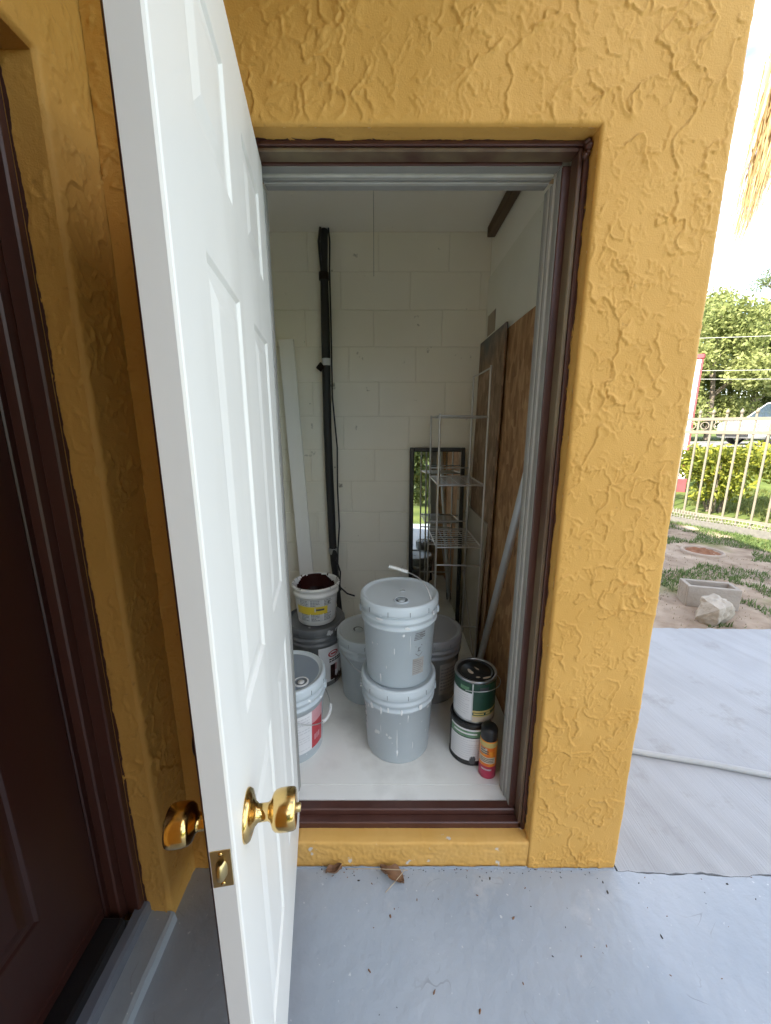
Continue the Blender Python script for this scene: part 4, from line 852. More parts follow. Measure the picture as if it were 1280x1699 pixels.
# paint tins
HC, RC = 0.186, 0.082
def rcn(z): return RC
def tin(label, loc, face, top):
    t = thing('paint_can', label, 'paint can', loc, 0, 'one-gallon paint cans')
    b = MB(); b.lathe([(0.0001, 0.003), (RC-0.004, 0.003), (RC-0.002, 0), (RC+0.0015, 0.001), (RC+0.0015, 0.006), (RC, 0.008), (RC, HC-0.010), (RC+0.002, HC-0.008), (RC+0.002, HC-0.001), (RC-0.001, HC), (RC-0.006, HC-0.001), (RC-0.008, HC-0.006)], 48); b.build('body', M['blackplastic'] if not top else M['tin'], t)
    b = MB(); b.lathe([(RC-0.0075, HC-0.006), (RC-0.010, HC-0.002), (RC-0.016, HC-0.002), (RC-0.019, HC-0.006), (RC-0.024, HC-0.007), (RC-0.027, HC-0.004), (0.0001, HC-0.0045)], 48); b.build('lid', M['blacktin'], t)
    b = MB(); e = face-0.05 if top else face+0.75
    if top:
        patch(b, rcn, face-1.6, face+1.8, HC-0.055, HC-0.012, 1); patch(b, rcn, face-1.5, e-0.06, 0.012, HC-0.055, 0); patch(b, rcn, e-0.06, e, 0.012, HC-0.012, 5, 0.0008)
        patch(b, rcn, e, face+1.8, 0.058, HC-0.055, 1); patch(b, rcn, e, face+1.8, 0.050, 0.058, 3, 0.001); patch(b, rcn, e, face+1.8, 0.036, 0.050, 1, 0.0008); patch(b, rcn, e, face+1.8, 0.030, 0.036, 3); patch(b, rcn, e, face+1.8, 0.008, 0.030, 4)
        patch(b, rcn, e+0.05, e+0.55, 0.040, 0.047, 3, 0.0012); patch(b, rcn, e+0.65, e+0.9, 0.039, 0.049, 3, 0.0012); patch(b, rcn, face-0.7, e-0.2, HC-0.045, HC-0.03, 2, 0.001)
        lines(b, rcn, face-0.9, e-0.16, 0.03, HC-0.062, 9, 6, 6, fill=0.28); patch(b, rcn, e+0.3, e+0.75, HC-0.045, HC-0.026, 7, 0.001)
    else:
        patch(b, rcn, face-0.95, e, HC-0.055, HC-0.028, 2); patch(b, rcn, face-0.95, e, HC-0.028, HC-0.020, 0); patch(b, rcn, face-0.95, e, 0.022, HC-0.055, 0); patch(b, rcn, face-0.7, face+0.5, HC-0.044, HC-0.037, 0, 0.001)
        patch(b, rcn, face-0.95, e, HC-0.060, HC-0.055, 1, 0.0009)
        lines(b, rcn, face-0.85, e-0.1, 0.03, HC-0.065, 9, 6, 16, fill=0.25)
        for k in range(4): blob(b, rcn, face+0.25+0.05*k, 0.022+0.006*(k % 2), 0.08, 0.016, 7, 50+k, 0.0012)
    b.build('label_sticker', [M['white'], M['green'], M['greenlight'], M['goldprint'], M['beigeprint'], M['offwhite'], M['paleink'], M['ink']], t)
    return t
x, y = 0.352, 0.345; f2 = cam_ang(x, y)
tin('black paint can with white label and green band under another can', (x, y, FZ), f2-0.15, False)
tt = tin('green and white paint can with black lid on top of another can', (x+0.012, y+0.01, FZ+HC+0.0005), f2, True)
bail(tt, HC-0.045, RC+0.004, f2+1.15, 0.100, -0.015, wire=0.0016, grip=False)
b = MB()
for k, (px_, py_, sx, sy, an) in enumerate(((-0.025, -0.012, 0.008, 0.017, 0.5), (0.006, 0.006, 0.004, 0.013, 0.6), (0.03, -0.052, 0.02, 0.005, 0.3), (-0.002, -0.05, 0.010, 0.005, 0.1))):
    V = []
    for q in range(12):
        t_ = 2*math.pi*q/12; ux, uy = sx*math.cos(t_)*random.uniform(0.7, 1.2), sy*math.sin(t_)*random.uniform(0.7, 1.2)
        V.append((px_+ux*math.cos(an)-uy*math.sin(an), py_+ux*math.sin(an)+uy*math.cos(an), HC-0.0015))
    b.add(V, [tuple(range(12))], 0)
b.build('paint_spot', M['beigeprint'], tt)
# spray can
x, y = 0.398, 0.232; f2 = cam_ang(x, y)
sp = thing('spray_can', 'orange and crimson spray can with black cap beside the lower paint can', 'spray can', (x, y, FZ))
RS = 0.033
b = MB(); pr = [(0.0001, 0.003), (RS-0.004, 0.0), (RS, 0.004), (RS, 0.058), (RS, 0.070), (RS, 0.105), (RS, 0.142), (RS, 0.150), (RS, 0.163), (RS-0.002, 0.167), (RS-0.009, 0.176), (RS-0.010, 0.178)]
b.lathe(pr, 36, mis=[0, 0, 0, 1, 1, 1, 2, 2, 1, 2, 2]); 
patch(b, lambda z: RS, f2-1.2, f2+0.9, 0.072, 0.100, 3); lines(b, lambda z: RS, f2-0.9, f2+0.7, 0.076, 0.097, 3, 4, 61, fill=0.55)
lines(b, lambda z: RS, f2-0.9, f2+0.1, 0.112, 0.140, 3, 4, 62, fill=0.6); patch(b, lambda z: RS, f2-1.0, f2-0.1, 0.112, 0.138, 3, 0.0004); lines(b, lambda z: RS, f2-0.7, f2+0.5, 0.040, 0.050, 1, 5, 63, fill=0.7); patch(b, lambda z: RS, f2-1.4, f2+1.4, 0.151, 0.160, 2, 0.0008)
b.build('body', [M['magenta'], M['orange'], M['goldprint'], M['beigeprint'], M['ink'], M['paleink']], sp)
b = MB(); b.lathe([(RS-0.001, 0.167), (RS-0.0005, 0.172), (RS-0.0015, 0.205), (RS-0.006, 0.213), (RS-0.012, 0.215), (0.0001, 0.2155)], 36); b.build('cap', M['blackplastic'], sp)

# ------------------------------------------------------------------ things leaning in the storage room
def slab_between(name, label, cat, p_bot, p_top, width_dir, w, th, m, loc_=None, ch=0.002):
    # a board: bottom-centre p_bot to top-centre p_top
    pb, pt_ = Vector(p_bot), Vector(p_top); zax = (pt_-pb).normalized(); xax = Vector(width_dir); xax = (xax-zax*xax.dot(zax)).normalized(); yax = zax.cross(xax)
    t = MB(); L_ = (pt_-pb).length; t.box(-w/2, w/2, -th/2, th/2, 0, L_, 0, ch)
    o = t.build(name, m); o.matrix_world = Matrix(((xax.x, yax.x, zax.x, pb.x), (xax.y, yax.y, zax.y, pb.y), (xax.z, yax.z, zax.z, pb.z), (0, 0, 0, 1)))
    return tag(o, label, cat)
M['plank'] = mat('whitewashed_plank', (0.88, 0.87, 0.82, 1), 0.7, col2=(0.91, 0.90, 0.86, 1), nscale=6, stretch=(6, 6, 0.4), bump=0.2, bscale=20)
slab_between('plank', 'whitewashed plank leaning in the back left corner behind the tub', 'plank', (-0.495, 1.33, FZ+0.004), (-0.588, 1.426, 1.98), (1, 0, 0), 0.088, 0.024, M['plank'])
slab_between('plywood_sheet', 'orange-brown plywood sheet leaning on the right wall behind the frame', 'board', (0.562, 0.60, FZ+0.002), (0.586, 0.60, 1.935), (0, 1, 0), 0.72, 0.012, M['osb'])
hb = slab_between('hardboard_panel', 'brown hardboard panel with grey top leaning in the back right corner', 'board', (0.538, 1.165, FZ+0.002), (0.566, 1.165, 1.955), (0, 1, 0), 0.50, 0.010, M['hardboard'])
slab_between('beige_panel', 'beige flat panel standing low against the brown hardboard behind the rack', 'board', (0.515, 1.19, FZ+0.002), (0.541, 1.19, 0.975), (0, 1, 0), 0.45, 0.009, mat('beige_board', (0.36, 0.32, 0.26, 1), 0.6, col2=(0.42, 0.38, 0.31, 1), nscale=4))

# mirror
mir = thing('leaning_mirror', 'tall black-framed mirror leaning on the back wall behind the wire rack', 'mirror', (0.325, 1.372, FZ))
mir.rotation_euler = (R(-2.0), 0, 0)
mw, mh, fw = 0.345, 1.20, 0.026
def mbx(name, x0, x1, z0, z1, y0=-0.012, y1=0.012, m=None):
    b = MB(); b.box(x0, x1, y0, y1, z0, z1, 0, 0.004); b.build(name, m or M['blackplastic'], mir)
mbx('frame', -mw/2, -mw/2+fw, 0, mh); mbx('frame', mw/2-fw, mw/2, 0, mh); mbx('frame', -mw/2+fw, mw/2-fw, mh-fw, mh, -0.0115, 0.0115); mbx('frame', -mw/2+fw, mw/2-fw, 0, fw, -0.0115, 0.0115)
b = MB(); b.quad((-mw/2+fw, -0.002, fw), (mw/2-fw, -0.002, fw), (mw/2-fw, -0.002, mh-fw), (-mw/2+fw, -0.002, mh-fw)); b.build('mirror_glass', mat('mirror_silver', (0.82, 0.84, 0.82, 1), 0.02, 1.0), mir, fix=False)

# wire rack
rk = thing('wire_rack', 'tall silver wire shelf rack standing in the back right corner', 'rack', (0, 0, FZ))
RX0, RX1, RY0, RY1 = 0.268, 0.505, 0.925, 1.30; zt = 1.53-FZ; zt2 = 1.765-FZ
def bar(name, p, q, r=0.0055, pts=None):
    b = MB(); b.tube(pts or [p, q], r, 8); return b.build(name, M['wire'], rk)
bar('post', (RX0, RY0, 0.0), (RX0, RY0, zt+0.01)); bar('post', (RX0, RY1, 0.0), (RX0, RY1, zt+0.01)); bar('post', (RX1, RY0, 0.0), (RX1, RY0, zt2)); bar('post', (RX1, RY1, 0.0), (RX1, RY1, zt2-0.01))
bar('top_rail', (RX1, RY0, zt2-0.012), (RX1, RY1, zt2-0.012), 0.0045); bar('top_rail', (RX0, RY0, zt), (RX1, RY0, zt-0.005), 0.005); bar('top_rail', (RX0, RY0, zt), (RX0, RY1, zt), 0.0045); bar('top_rail', (RX1, RY0, zt-0.005), (RX1, RY1, zt-0.005), 0.0045); bar('top_rail', (RX0, RY1, zt), (RX1, RY1, zt-0.005), 0.004)
for zs_ in (1.185-FZ, 0.855-FZ):
    sh = bar('shelf', (RX0, RY0, zs_), (RX1, RY0, zs_), 0.005)
    for p, q, r in (((RX0, RY1, zs_), (RX1, RY1, zs_), 0.0045), ((RX0, RY0, zs_), (RX0, RY1, zs_), 0.004), ((RX1, RY0, zs_), (RX1, RY1, zs_), 0.004), ((RX0, RY1, zs_+0.05), (RX1, RY1, zs_+0.05), 0.0035)):
        b = MB(); b.tube([p, q], r, 6); b.build('shelf_rail', M['wire'], sh)
    for k in range(1, 9):
        yy = RY0+(RY1-RY0)*k/9
        b = MB(); b.tube([(RX0, yy, zs_), (RX1, yy, zs_)], 0.0022, 5); b.build('shelf_wire', M['wire'], sh)
    for k in range(1, 4):
        xx = RX0+(RX1-RX0)*k/4; b = MB(); b.tube([(xx, RY0, zs_-0.004), (xx, RY1, zs_-0.004)], 0.002, 5); b.build('shelf_wire', M['wire'], sh)
bar('cross_rail', (RX0, RY0, 0.757-FZ), (RX1, RY0, 0.752-FZ), 0.005); bar('cross_rail', (RX0, RY1, 0.757-FZ), (RX1, RY1, 0.752-FZ), 0.004); bar('cross_rail', (RX0, RY0, 0.40-FZ), (RX1, RY0, 0.395-FZ), 0.005)
bar('brace', (RX0+0.15, RY0+0.02, 0.72-FZ), (RX1-0.01, RY0+0.02, 0.22-FZ), 0.0035)

# galvanised pipe leaning towards the front wall
pp = thing('metal_pipe', 'grey galvanised pipe leaning diagonally behind the paint cans', 'pipe', (0.509, 0.88, FZ))
b = MB(); b.tube([(0, 0, 0.004), (-0.006, -0.40, 0.84), (-0.010, -0.625, 1.31)], 0.0165, 16); b.build('tube', mat('galvanised_steel', (0.50, 0.53, 0.55, 1), 0.42, 0.5, col2=(0.60, 0.63, 0.65, 1), nscale=8, stretch=(1, 1, 0.3)), pp)
b = MB(); b.tube([(0, -0.003, 0.003), (0, -0.022, 0.05)], 0.0195, 16); b.build('coupling', M['tin'], pp)

# black conduit down the back wall
pc = thing('black_conduit', 'black pipe strapped vertically to the white block wall with loose cords', 'pipe', (-0.35, 1.405, FZ))
P_ = [(0.008, 0.02, 2.40), (0.006, 0.01, 2.36), (0.002, 0, 2.22), (0.0, 0, 1.9), (-0.004, 0, 1.60), (-0.006, -0.002, 1.3), (-0.002, -0.004, 0.95), (0.004, -0.004, 0.6), (0.012, -0.008, 0.45), (0.030, -0.02, 0.25), (0.05, -0.03, 0.03)]
b = MB(); b.tube(P_, [0.02, 0.022, 0.022, 0.026, 0.0255, 0.025, 0.025, 0.025, 0.025, 0.018, 0.015], 14); b.build('tube', mat('black_rubber', (0.012, 0.012, 0.013, 1), 0.55, col2=(0.02, 0.02, 0.02, 1), bump=0.2, bscale=20), pc)
b = MB(); b.tube([(0.034, -0.005, 2.40), (0.040, -0.012, 2.33), (0.034, -0.01, 2.2), (0.033, -0.005, 1.9), (0.030, -0.01, 1.5), (0.052, -0.015, 1.2), (0.047, -0.015, 0.95), (0.052, -0.015, 0.7), (0.040, -0.02, 0.55), (0.035, -0.03, 0.40), (0.055, -0.05, 0.27)], 0.005, 7); b.build('cord', M['blackplastic'], pc)
b = MB(); b.tube([(0.02, -0.02, 0.5), (0.055, -0.05, 0.40), (0.05, -0.06, 0.3), (0.10, -0.08, 0.262), (0.15, -0.09, 0.25)], 0.0055, 7); b.build('cord', M['blackplastic'], pc)
b = MB(); b.tube([(-0.01, -0.015, 2.40), (-0.02, -0.02, 2.33), (-0.01, -0.02, 2.18)], 0.007, 7); b.build('cord', M['blackplastic'], pc)
for zz, m_ in ((2.16, M['darkmetal']), (1.70, M['offwhite']), (0.53, M['tin'])):
    b = MB(); b.lathe([(0.0275, zz-0.02), (0.0285, zz-0.018), (0.0285, zz+0.018), (0.0275, zz+0.02)], 18, (0.0 if zz > 0.6 else 0.006, -0.002, 0)); b.build('strap', m_, pc)
b = MB(); b.box(-0.018, 0.018, -0.014, 0.014, -0.022, 0.022, 0, 0.004, mat=Matrix.Translation((-0.034, -0.01, 1.672)) @ Matrix.Rotation(R(40), 4, 'Y')); b.build('junction_box', M['darkmetal'], pc)

# pull cord from the ceiling
b = MB(); b.tube([(0, 0, 0), (0.0005, 0, -0.3), (0, 0, -0.45)], 0.0009, 5)
cd = b.build('pull_cord', mat('grey_string', (0.16, 0.155, 0.14, 1), 0.8, col2=(0.2, 0.19, 0.18, 1)), None, (-0.050, 0.80, 2.5555)); tag(cd, 'thin grey pull cord hanging from the storage room ceiling', 'cord')

# ------------------------------------------------------------------ yard
def gz(x, y): return float(ground_h(np.array([x]), np.array([y]))[0])
M['fence'] = mat('cream_fence_paint', (0.165, 0.14, 0.10, 1), 0.55, col2=(0.215, 0.185, 0.135, 1), nscale=14)
fr_ = math.atan2(FD.y, FD.x)
fence = thing('metal_fence', 'cream metal picket fence with rings along the yard edge', 'fence', (F0.x, F0.y, -0.06), fr_)
LF = 9.2; ZR1, ZR2 = 1.665, 1.475
def fbox(name, x0, x1, y0, y1, z0, z1, m=None): b = MB(); b.box(x0, x1, y0, y1, z0, z1, 0, 0.003); return b.build(name, m or M['fence'], fence)
fbox('rail', 0, LF, -0.02, 0.02, ZR1-0.045, ZR1); fbox('rail', 0, LF, -0.02, 0.02, ZR2-0.05, ZR2); fbox('rail', 0, LF, -0.018, 0.018, 0.16, 0.20)
b = MB(); b.box(-0.013, 0.013, -0.013, 0.013, 0.06, ZR1+0.05, 0, 0.002); b.lathe([(0.0001, ZR1+0.045), (0.02, ZR1+0.055), (0.026, ZR1+0.085), (0.012, ZR1+0.11), (0.0001, ZR1+0.13)], 8); pk = b.mesh('picket', M['fence'])
b = MB(); ro = 0.058
V = []; F = []
for i in range(20):
    a = 2*math.pi*i/20
    for (r, yy) in ((ro, -0.008), (ro, 0.008), (ro-0.012, 0.008), (ro-0.012, -0.008)): V.append((r*math.cos(a), yy, r*math.sin(a)))
for i in range(20):
    j = (i+1) % 20
    for k in range(4): F.append((i*4+k, j*4+k, j*4+(k+1) % 4, i*4+(k+1) % 4))
b.add(V, F, 0, False); rg = b.mesh('ring', M['fence'])
n = int(LF/0.165)
for i in range(n+1):
    link('picket', pk, fence, (i*0.165, 0, 0))
    if i < n: link('ring', rg, fence, (i*0.165+0.0825, 0, 0.5*(ZR1-0.045+ZR2)))
for xx in (0.02, 2.05, 5.6, LF): fbox('post', xx-0.03, xx+0.03, -0.03, 0.03, -0.1, ZR1+0.02)
b = MB()                                           # sagging wire netting along the foot of the fence
for i in range(0, 230):
    xx = LF*i/230; h_ = 0.20+0.04*math.sin(xx*3.1)+0.02*random.random(); b.tube([(xx, -0.05, 0.0), (xx+0.05, -0.06, h_)], 0.0032, 3, cap=False); b.tube([(xx+0.05, -0.055, 0.0), (xx, -0.065, h_)], 0.0032, 3, cap=False)
for zz in (0.02, 0.07, 0.12, 0.17): b.tube([(LF*i/40, -0.06, zz+0.012*math.sin(i*1.3)) for i in range(41)], 0.003, 4)
nt_ = b.build('wire_netting', mat('rusty_netting', (0.36, 0.34, 0.29, 1), 0.7, 0.3, col2=(0.42, 0.40, 0.35, 1)), fence); nt_['kind'] = 'stuff'
fbox('kickboard', 0, LF, -0.105, -0.085, -0.02, 0.10, mat('weathered_board', (0.10, 0.095, 0.085, 1), 0.8, col2=(0.16, 0.15, 0.13, 1), nscale=8, stretch=(0.3, 4, 4), bump=0.3))

# cinder block, broken stone, ring in the soil
M['cinder'] = mat('grey_cinder', (0.30, 0.26, 0.22, 1), 0.9, col2=(0.38, 0.34, 0.29, 1), nscale=10, bump=0.8, bscale=60, bdist=0.006)
cb_ = thing('cinder_block', 'grey hollow cinder block lying on the dirt beyond the patio', 'block', (2.86, 2.17, gz(2.86, 2.1)), R(-16))
b = MB(); W_, D_, H_ = 0.39, 0.19, 0.19; t_ = 0.032
for (x0, x1, y0, y1) in ((-W_/2, W_/2, -D_/2, -D_/2+t_), (-W_/2, W_/2, D_/2-t_, D_/2), (-W_/2, -W_/2+t_, -D_/2+t_+0.0005, D_/2-t_-0.0005), (W_/2-t_, W_/2, -D_/2+t_+0.0005, D_/2-t_-0.0005)): b.box(x0, x1, y0, y1, 0, H_, 0, 0.004)
b.build('shell', M['cinder'], cb_); b = MB(); b.box(-W_/2+t_, W_/2-t_, -D_/2+t_, D_/2-t_, 0.0, 0.07); b.build('core_fill', M['cinder'], cb_)
def rock(name, loc, s, seed, m):
    rr = random.Random(seed); bm = bmesh.new()
    for k in range(34): bm.verts.new((s[0]*rr.uniform(-1, 1)*0.9, s[1]*rr.uniform(-1, 1)*0.9, s[2]*rr.uniform(-1, 1)*0.9))
    r_ = bmesh.ops.convex_hull(bm, input=bm.verts[:]); bmesh.ops.delete(bm, geom=list({g for g in r_['geom_interior'] if isinstance(g, bmesh.types.BMVert)}), context='VERTS')
    bmesh.ops.triangulate(bm, faces=bm.faces[:]); bmesh.ops.subdivide_edges(bm, edges=bm.edges[:], cuts=5, use_grid_fill=True)
    bm.normal_update()
    for v in bm.verts:
        p = v.co.copy(); v.co = p + v.normal*(0.010*float(fbm(p.x*28+p.z*9, p.y*28+p.z*17, seed, 3)) + 0.012*float(pn(p.x*9+p.z*5, p.y*9-p.z*6, seed+4)))
    me = bpy.data.meshes.new(name); bm.to_mesh(me); bm.free(); me.materials.append(m); return link(name, me, None, loc)
st = rock('broken_stone', (2.66, 1.86, gz(2.66, 1.86)+0.085), (0.155, 0.12, 0.15), 4, mat('pale_broken_stone', (0.33, 0.29, 0.23, 1), 0.9, col2=(0.48, 0.43, 0.36, 1), nscale=9, bump=0.9, bscale=25, bdist=0.01)); st.rotation_euler = (0.2, 0.15, 0.4)
tag(st, 'pale broken chunk of concrete leaning on the grey cinder block', 'stone')
pr_ = thing('planting_ring', 'sunken clay ring full of reddish soil in the dirt near the fence', 'planting ring', (3.98, 3.62, gz(3.98, 3.62)))
pr_.scale = (0.66, 0.66, 0.8)
b = MB(); b.lathe([(0.34, -0.05), (0.345, 0.01), (0.33, 0.03), (0.305, 0.032), (0.295, 0.015), (0.29, -0.12)], 40); b.build('rim', mat('clay_rim', (0.34, 0.27, 0.21, 1), 0.9, col2=(0.42, 0.34, 0.27, 1), nscale=8, bump=0.4), pr_)
V = [(0, 0, 0.045)]; F = []; nr, na = 7, 36
for r in range(1, nr+1):
    for a in range(na):
        rr = 0.296*r/nr; an = 2*math.pi*a/na; hgt = 0.055*math.cos(rr/0.296*1.5)*(0.6+0.9*float(pn(math.cos(an)*rr*9+4, math.sin(an)*rr*9+2, 3))) + 0.02*float(pn(math.cos(an)*rr*30+4, math.sin(an)*rr*30, 5))
        V.append((rr*math.cos(an), rr*math.sin(an), hgt if r < nr else -0.02))
F += [(0, 1+a, 1+(a+1) % na) for a in range(na)]
for r in range(nr-1): F += [(1+r*na+a, 1+r*na+(a+1) % na, 1+(r+1)*na+(a+1) % na, 1+(r+1)*na+a) for a in range(na)]
b = MB(); b.add(V, F, 0, True); b.build('soil', mat('red_soil', (0.17, 0.07, 0.035, 1), 0.95, col2=(0.28, 0.13, 0.065, 1), nscale=12, bump=0.6), pr_)

# hose along the patio
hz = [(0.80, 0.60, 0.014), (1.0, 0.515, 0.014), (1.2, 0.462, 0.014), (1.45, 0.405, 0.014), (1.7, 0.335, 0.014), (2.1, 0.19, 0.014), (2.6, 0.05, 0.014), (3.2, 0.02, 0.014)]
ho = MB(); ho.tube(hz, 0.0125, 10); ho = ho.build('hose', mat('white_flat_hose', (0.36, 0.37, 0.37, 1), 0.55, col2=(0.44, 0.45, 0.45, 1), nscale=12)); tag(ho, 'pale grey hose lying across the concrete patio', 'hose')

# leaf-card foliage
def leaf_mat(name, c1, c2, c3):
    m = bpy.data.materials.new(name); m.use_nodes = True; nt = m.node_tree; N = nt.nodes; Lk = nt.links.new; b = N['Principled BSDF']; out = N['Material Output']
    at = N.new('ShaderNodeAttribute'); at.attribute_name = 'tone'
    rp = N.new('ShaderNodeValToRGB'); e = rp.color_ramp.elements; e[0].color = c1; e[1].color = c3; k = e.new(0.5); k.color = c2; Lk(at.outputs['Fac'], rp.inputs['Fac'])
    Lk(rp.outputs['Color'], b.inputs['Base Color']); b.inputs['Roughness'].default_value = 0.6; b.inputs['Specular IOR Level'].default_value = 0.25
    tr = N.new('ShaderNodeBsdfTranslucent'); Lk(rp.outputs['Color'], tr.inputs['Color']); mx = N.new('ShaderNodeMixShader'); mx.inputs['Fac'].default_value = 0.42
    Lk(b.outputs['BSDF'], mx.inputs[1]); Lk(tr.outputs['BSDF'], mx.inputs[2]); Lk(mx.outputs['Shader'], out.inputs['Surface'])
    return m
def leaves(name, centres, radii, per, size, m, parent, seed, up=0.3, aspect=0.5):
    rg_ = np.random.default_rng(seed); P = []; T = []
    for c, r in zip(centres, radii):
        k = int(per*(r[0]*r[1]*r[2])**(2/3)) if per > 0 else -per
        d = rg_.normal(size=(k, 3)); d /= np.linalg.norm(d, axis=1)[:, None]; d *= (rg_.random(k)**0.45)[:, None]
        P.append(np.array(c)+d*np.array(r)); T.append(np.clip(rg_.normal(rg_.uniform(0.35, 0.65), 0.18, k), 0, 1))
    P = np.concatenate(P); T = np.concatenate(T); k = len(P)
    a = rg_.normal(size=(k, 3)); a /= np.linalg.norm(a, axis=1)[:, None]; q = rg_.normal(size=(k, 3)); q[:, 2] += up; q -= a*np.sum(a*q, 1)[:, None]; q /= np.linalg.norm(q, axis=1)[:, None]
    s = size*rg_.uniform(0.6, 1.3, k)[:, None]
    V = np.stack([P-a*s, P+q*s*aspect, P+a*s, P-q*s*aspect], 1).reshape(-1, 3); Q = np.arange(4*k).reshape(-1, 4)
    o = np_mesh(name, V, Q, m, False, parent); at = o.data.attributes.new('tone', 'FLOAT', 'FACE'); at.data.foreach_set('value', T.astype(np.float32)); return o
M['bark'] = mat('bark', (0.14, 0.11, 0.085, 1), 0.9, col2=(0.22, 0.18, 0.14, 1), nscale=6, stretch=(4, 4, 0.8), bump=0.6, bscale=10, bdist=0.02)
M['leaf_tree'] = leaf_mat('sunlit_tree_leaf', (0.15, 0.185, 0.06, 1), (0.27, 0.30, 0.10, 1), (0.38, 0.39, 0.16, 1))
M['leaf_pine'] = leaf_mat('pine_needle', (0.08, 0.12, 0.045, 1), (0.15, 0.19, 0.07, 1), (0.23, 0.26, 0.10, 1))
M['leaf_croton'] = leaf_mat('yellow_green_leaf', (0.06, 0.095, 0.015, 1), (0.27, 0.29, 0.04, 1), (0.50, 0.46, 0.06, 1))
M['leaf_weed'] = leaf_mat('weed_leaf', (0.07, 0.12, 0.035, 1), (0.13, 0.19, 0.06, 1), (0.19, 0.25, 0.09, 1))

def tree(label, x, y, h, rad, seed, kind, n=12):
    rr = random.Random(seed); z0 = gz(x, y)-0.05
    t = thing('pine_tree' if kind == 'pine' else 'broadleaf_tree', label, 'tree', (x, y, z0), 0, 'trees across the road')
    b = MB(); lean = rr.uniform(-0.4, 0.4); b.tube([(0, 0, 0), (lean*0.3, 0, h*0.35), (lean, 0.1, h*0.7), (lean*1.1, 0, h*0.95)], [0.032*h**0.8, 0.026*h**0.8, 0.015*h**0.8, 0.03], 9)
    cs, rs = [], []
    for i in range(n):
        f = rr.uniform(0.12, 1.0) if kind != 'pine' else rr.uniform(0.35, 1.0)
        a = rr.uniform(0, 2*math.pi); wd = rad*(1-0.55*abs(f-0.5)*1.3) if kind != 'pine' else rad*(1.15-f*0.8)
        d = wd*rr.uniform(0.25, 0.85); c = (lean*f+d*math.cos(a), d*math.sin(a), h*f)
        cr = rad*rr.uniform(0.30, 0.48) if kind != 'pine' else rad*rr.uniform(0.2, 0.32)
        cs.append(c); rs.append((cr, cr, cr*(0.75 if kind != 'pine' else 0.4)))
        b.tube([(lean*f*0.8, 0, max(0.5, h*f-d*0.5)), (c[0]*0.6, c[1]*0.6, h*f-0.15), c], [0.07, 0.04, 0.015], 5)
    b.build('trunk', M['bark'], t); leaves('crown', cs, rs, 900 if kind != 'pine' else 800, 0.115 if kind != 'pine' else 0.10, M['leaf_pine'] if kind == 'pine' else M['leaf_tree'], t, seed, aspect=0.45 if kind != 'pine' else 0.3)
TREES = [(17.4, 20.4, 6.6, 3.0, 'b', 'low bushy bright green tree just right of the yellow pier'), (20.5, 21.5, 7.2, 3.2, 'b', 'rounded bright green tree behind the parked silver car'),
         (23.6, 22.0, 7.0, 3.2, 'b', 'bright green tree beyond the roof of the silver car'), (24.0, 24.5, 12.6, 3.4, 'pine', 'tallest airy pine rising above the bright green trees'),
         (20.2, 26.0, 9.4, 3.0, 'b', 'darker green tree filling the gap behind the low trees'), (15.0, 23.0, 6.0, 3.0, 'b', 'green tree mostly hidden behind the yellow pier'), (27.5, 23.5, 7.6, 3.3, 'b', 'green tree at the right edge beyond the road')]
for i, (x, y, h, r_, kd, lab) in enumerate(TREES): tree(lab, x, y, h, r_, 100+i, kd, 15 if kd == 'b' else 20)

# croton bush just beyond the fence
bu = thing('croton_bush', 'rounded yellow-green bush just behind the cream fence', 'bush', (5.85, 5.75, gz(5.85, 5.75)))
b = MB(); rr = random.Random(3)
for k in range(9): a = rr.uniform(0, 6.3); d = rr.uniform(0.2, 0.6); b.tube([(0.08*math.cos(a), 0.08*math.sin(a), 0), (d*0.6*math.cos(a), d*0.6*math.sin(a), 0.45), (d*math.cos(a), d*math.sin(a), 0.9)], [0.025, 0.018, 0.008], 6)
b.build('stem', M['bark'], bu)
cs = [(0.75*math.cos(a)*f, 0.6*math.sin(a)*f, z_) for a, f, z_ in [(rr.uniform(0, 6.3), rr.uniform(0.2, 0.9), rr.uniform(0.35, 1.05)) for _ in range(16)]]
leaves('foliage', cs, [(0.30, 0.30, 0.24)]*16, -190, 0.055, M['leaf_croton'], bu, 5, aspect=0.42)

# sign pillar
sg = thing('sign_pillar', 'narrow white sign pillar with red edge and red base by the fence', 'sign', (6.33, 7.35, gz(6.3, 7.3)-0.02), R(-38))
Wp = mat('white_sign_panel', (0.72, 0.68, 0.62, 1), 0.5, col2=(0.76, 0.73, 0.68, 1)); Rp = mat('red_sign_trim', (0.26, 0.04, 0.045, 1), 0.6, col2=(0.30, 0.06, 0.065, 1))
b = MB(); b.box(-0.08, 0.08, -0.06, 0.06, 0.62, 2.72, 0, 0.004); b.build('panel', Wp, sg); b = MB(); b.box(0.0805, 0.115, -0.065, 0.065, 0.62, 2.72, 0, 0.004); b.build('trim', Rp, sg)
b = MB(); b.box(-0.09, 0.13, -0.08, 0.08, 2.7205, 2.82, 0, 0.02); b.build('cap', Rp, sg); b = MB(); b.box(-0.09, 0.12, -0.08, 0.08, 0.54, 0.6195, 0, 0.006); b.build('trim', Rp, sg)
b = MB(); b.box(-0.09, 0.13, -0.07, 0.07, 0.30, 0.5395, 0, 0.006); b.build('post', Wp, sg); b = MB(); b.box(-0.13, 0.17, -0.10, 0.10, 0.0, 0.2995, 0, 0.01); b.build('base', Rp, sg)

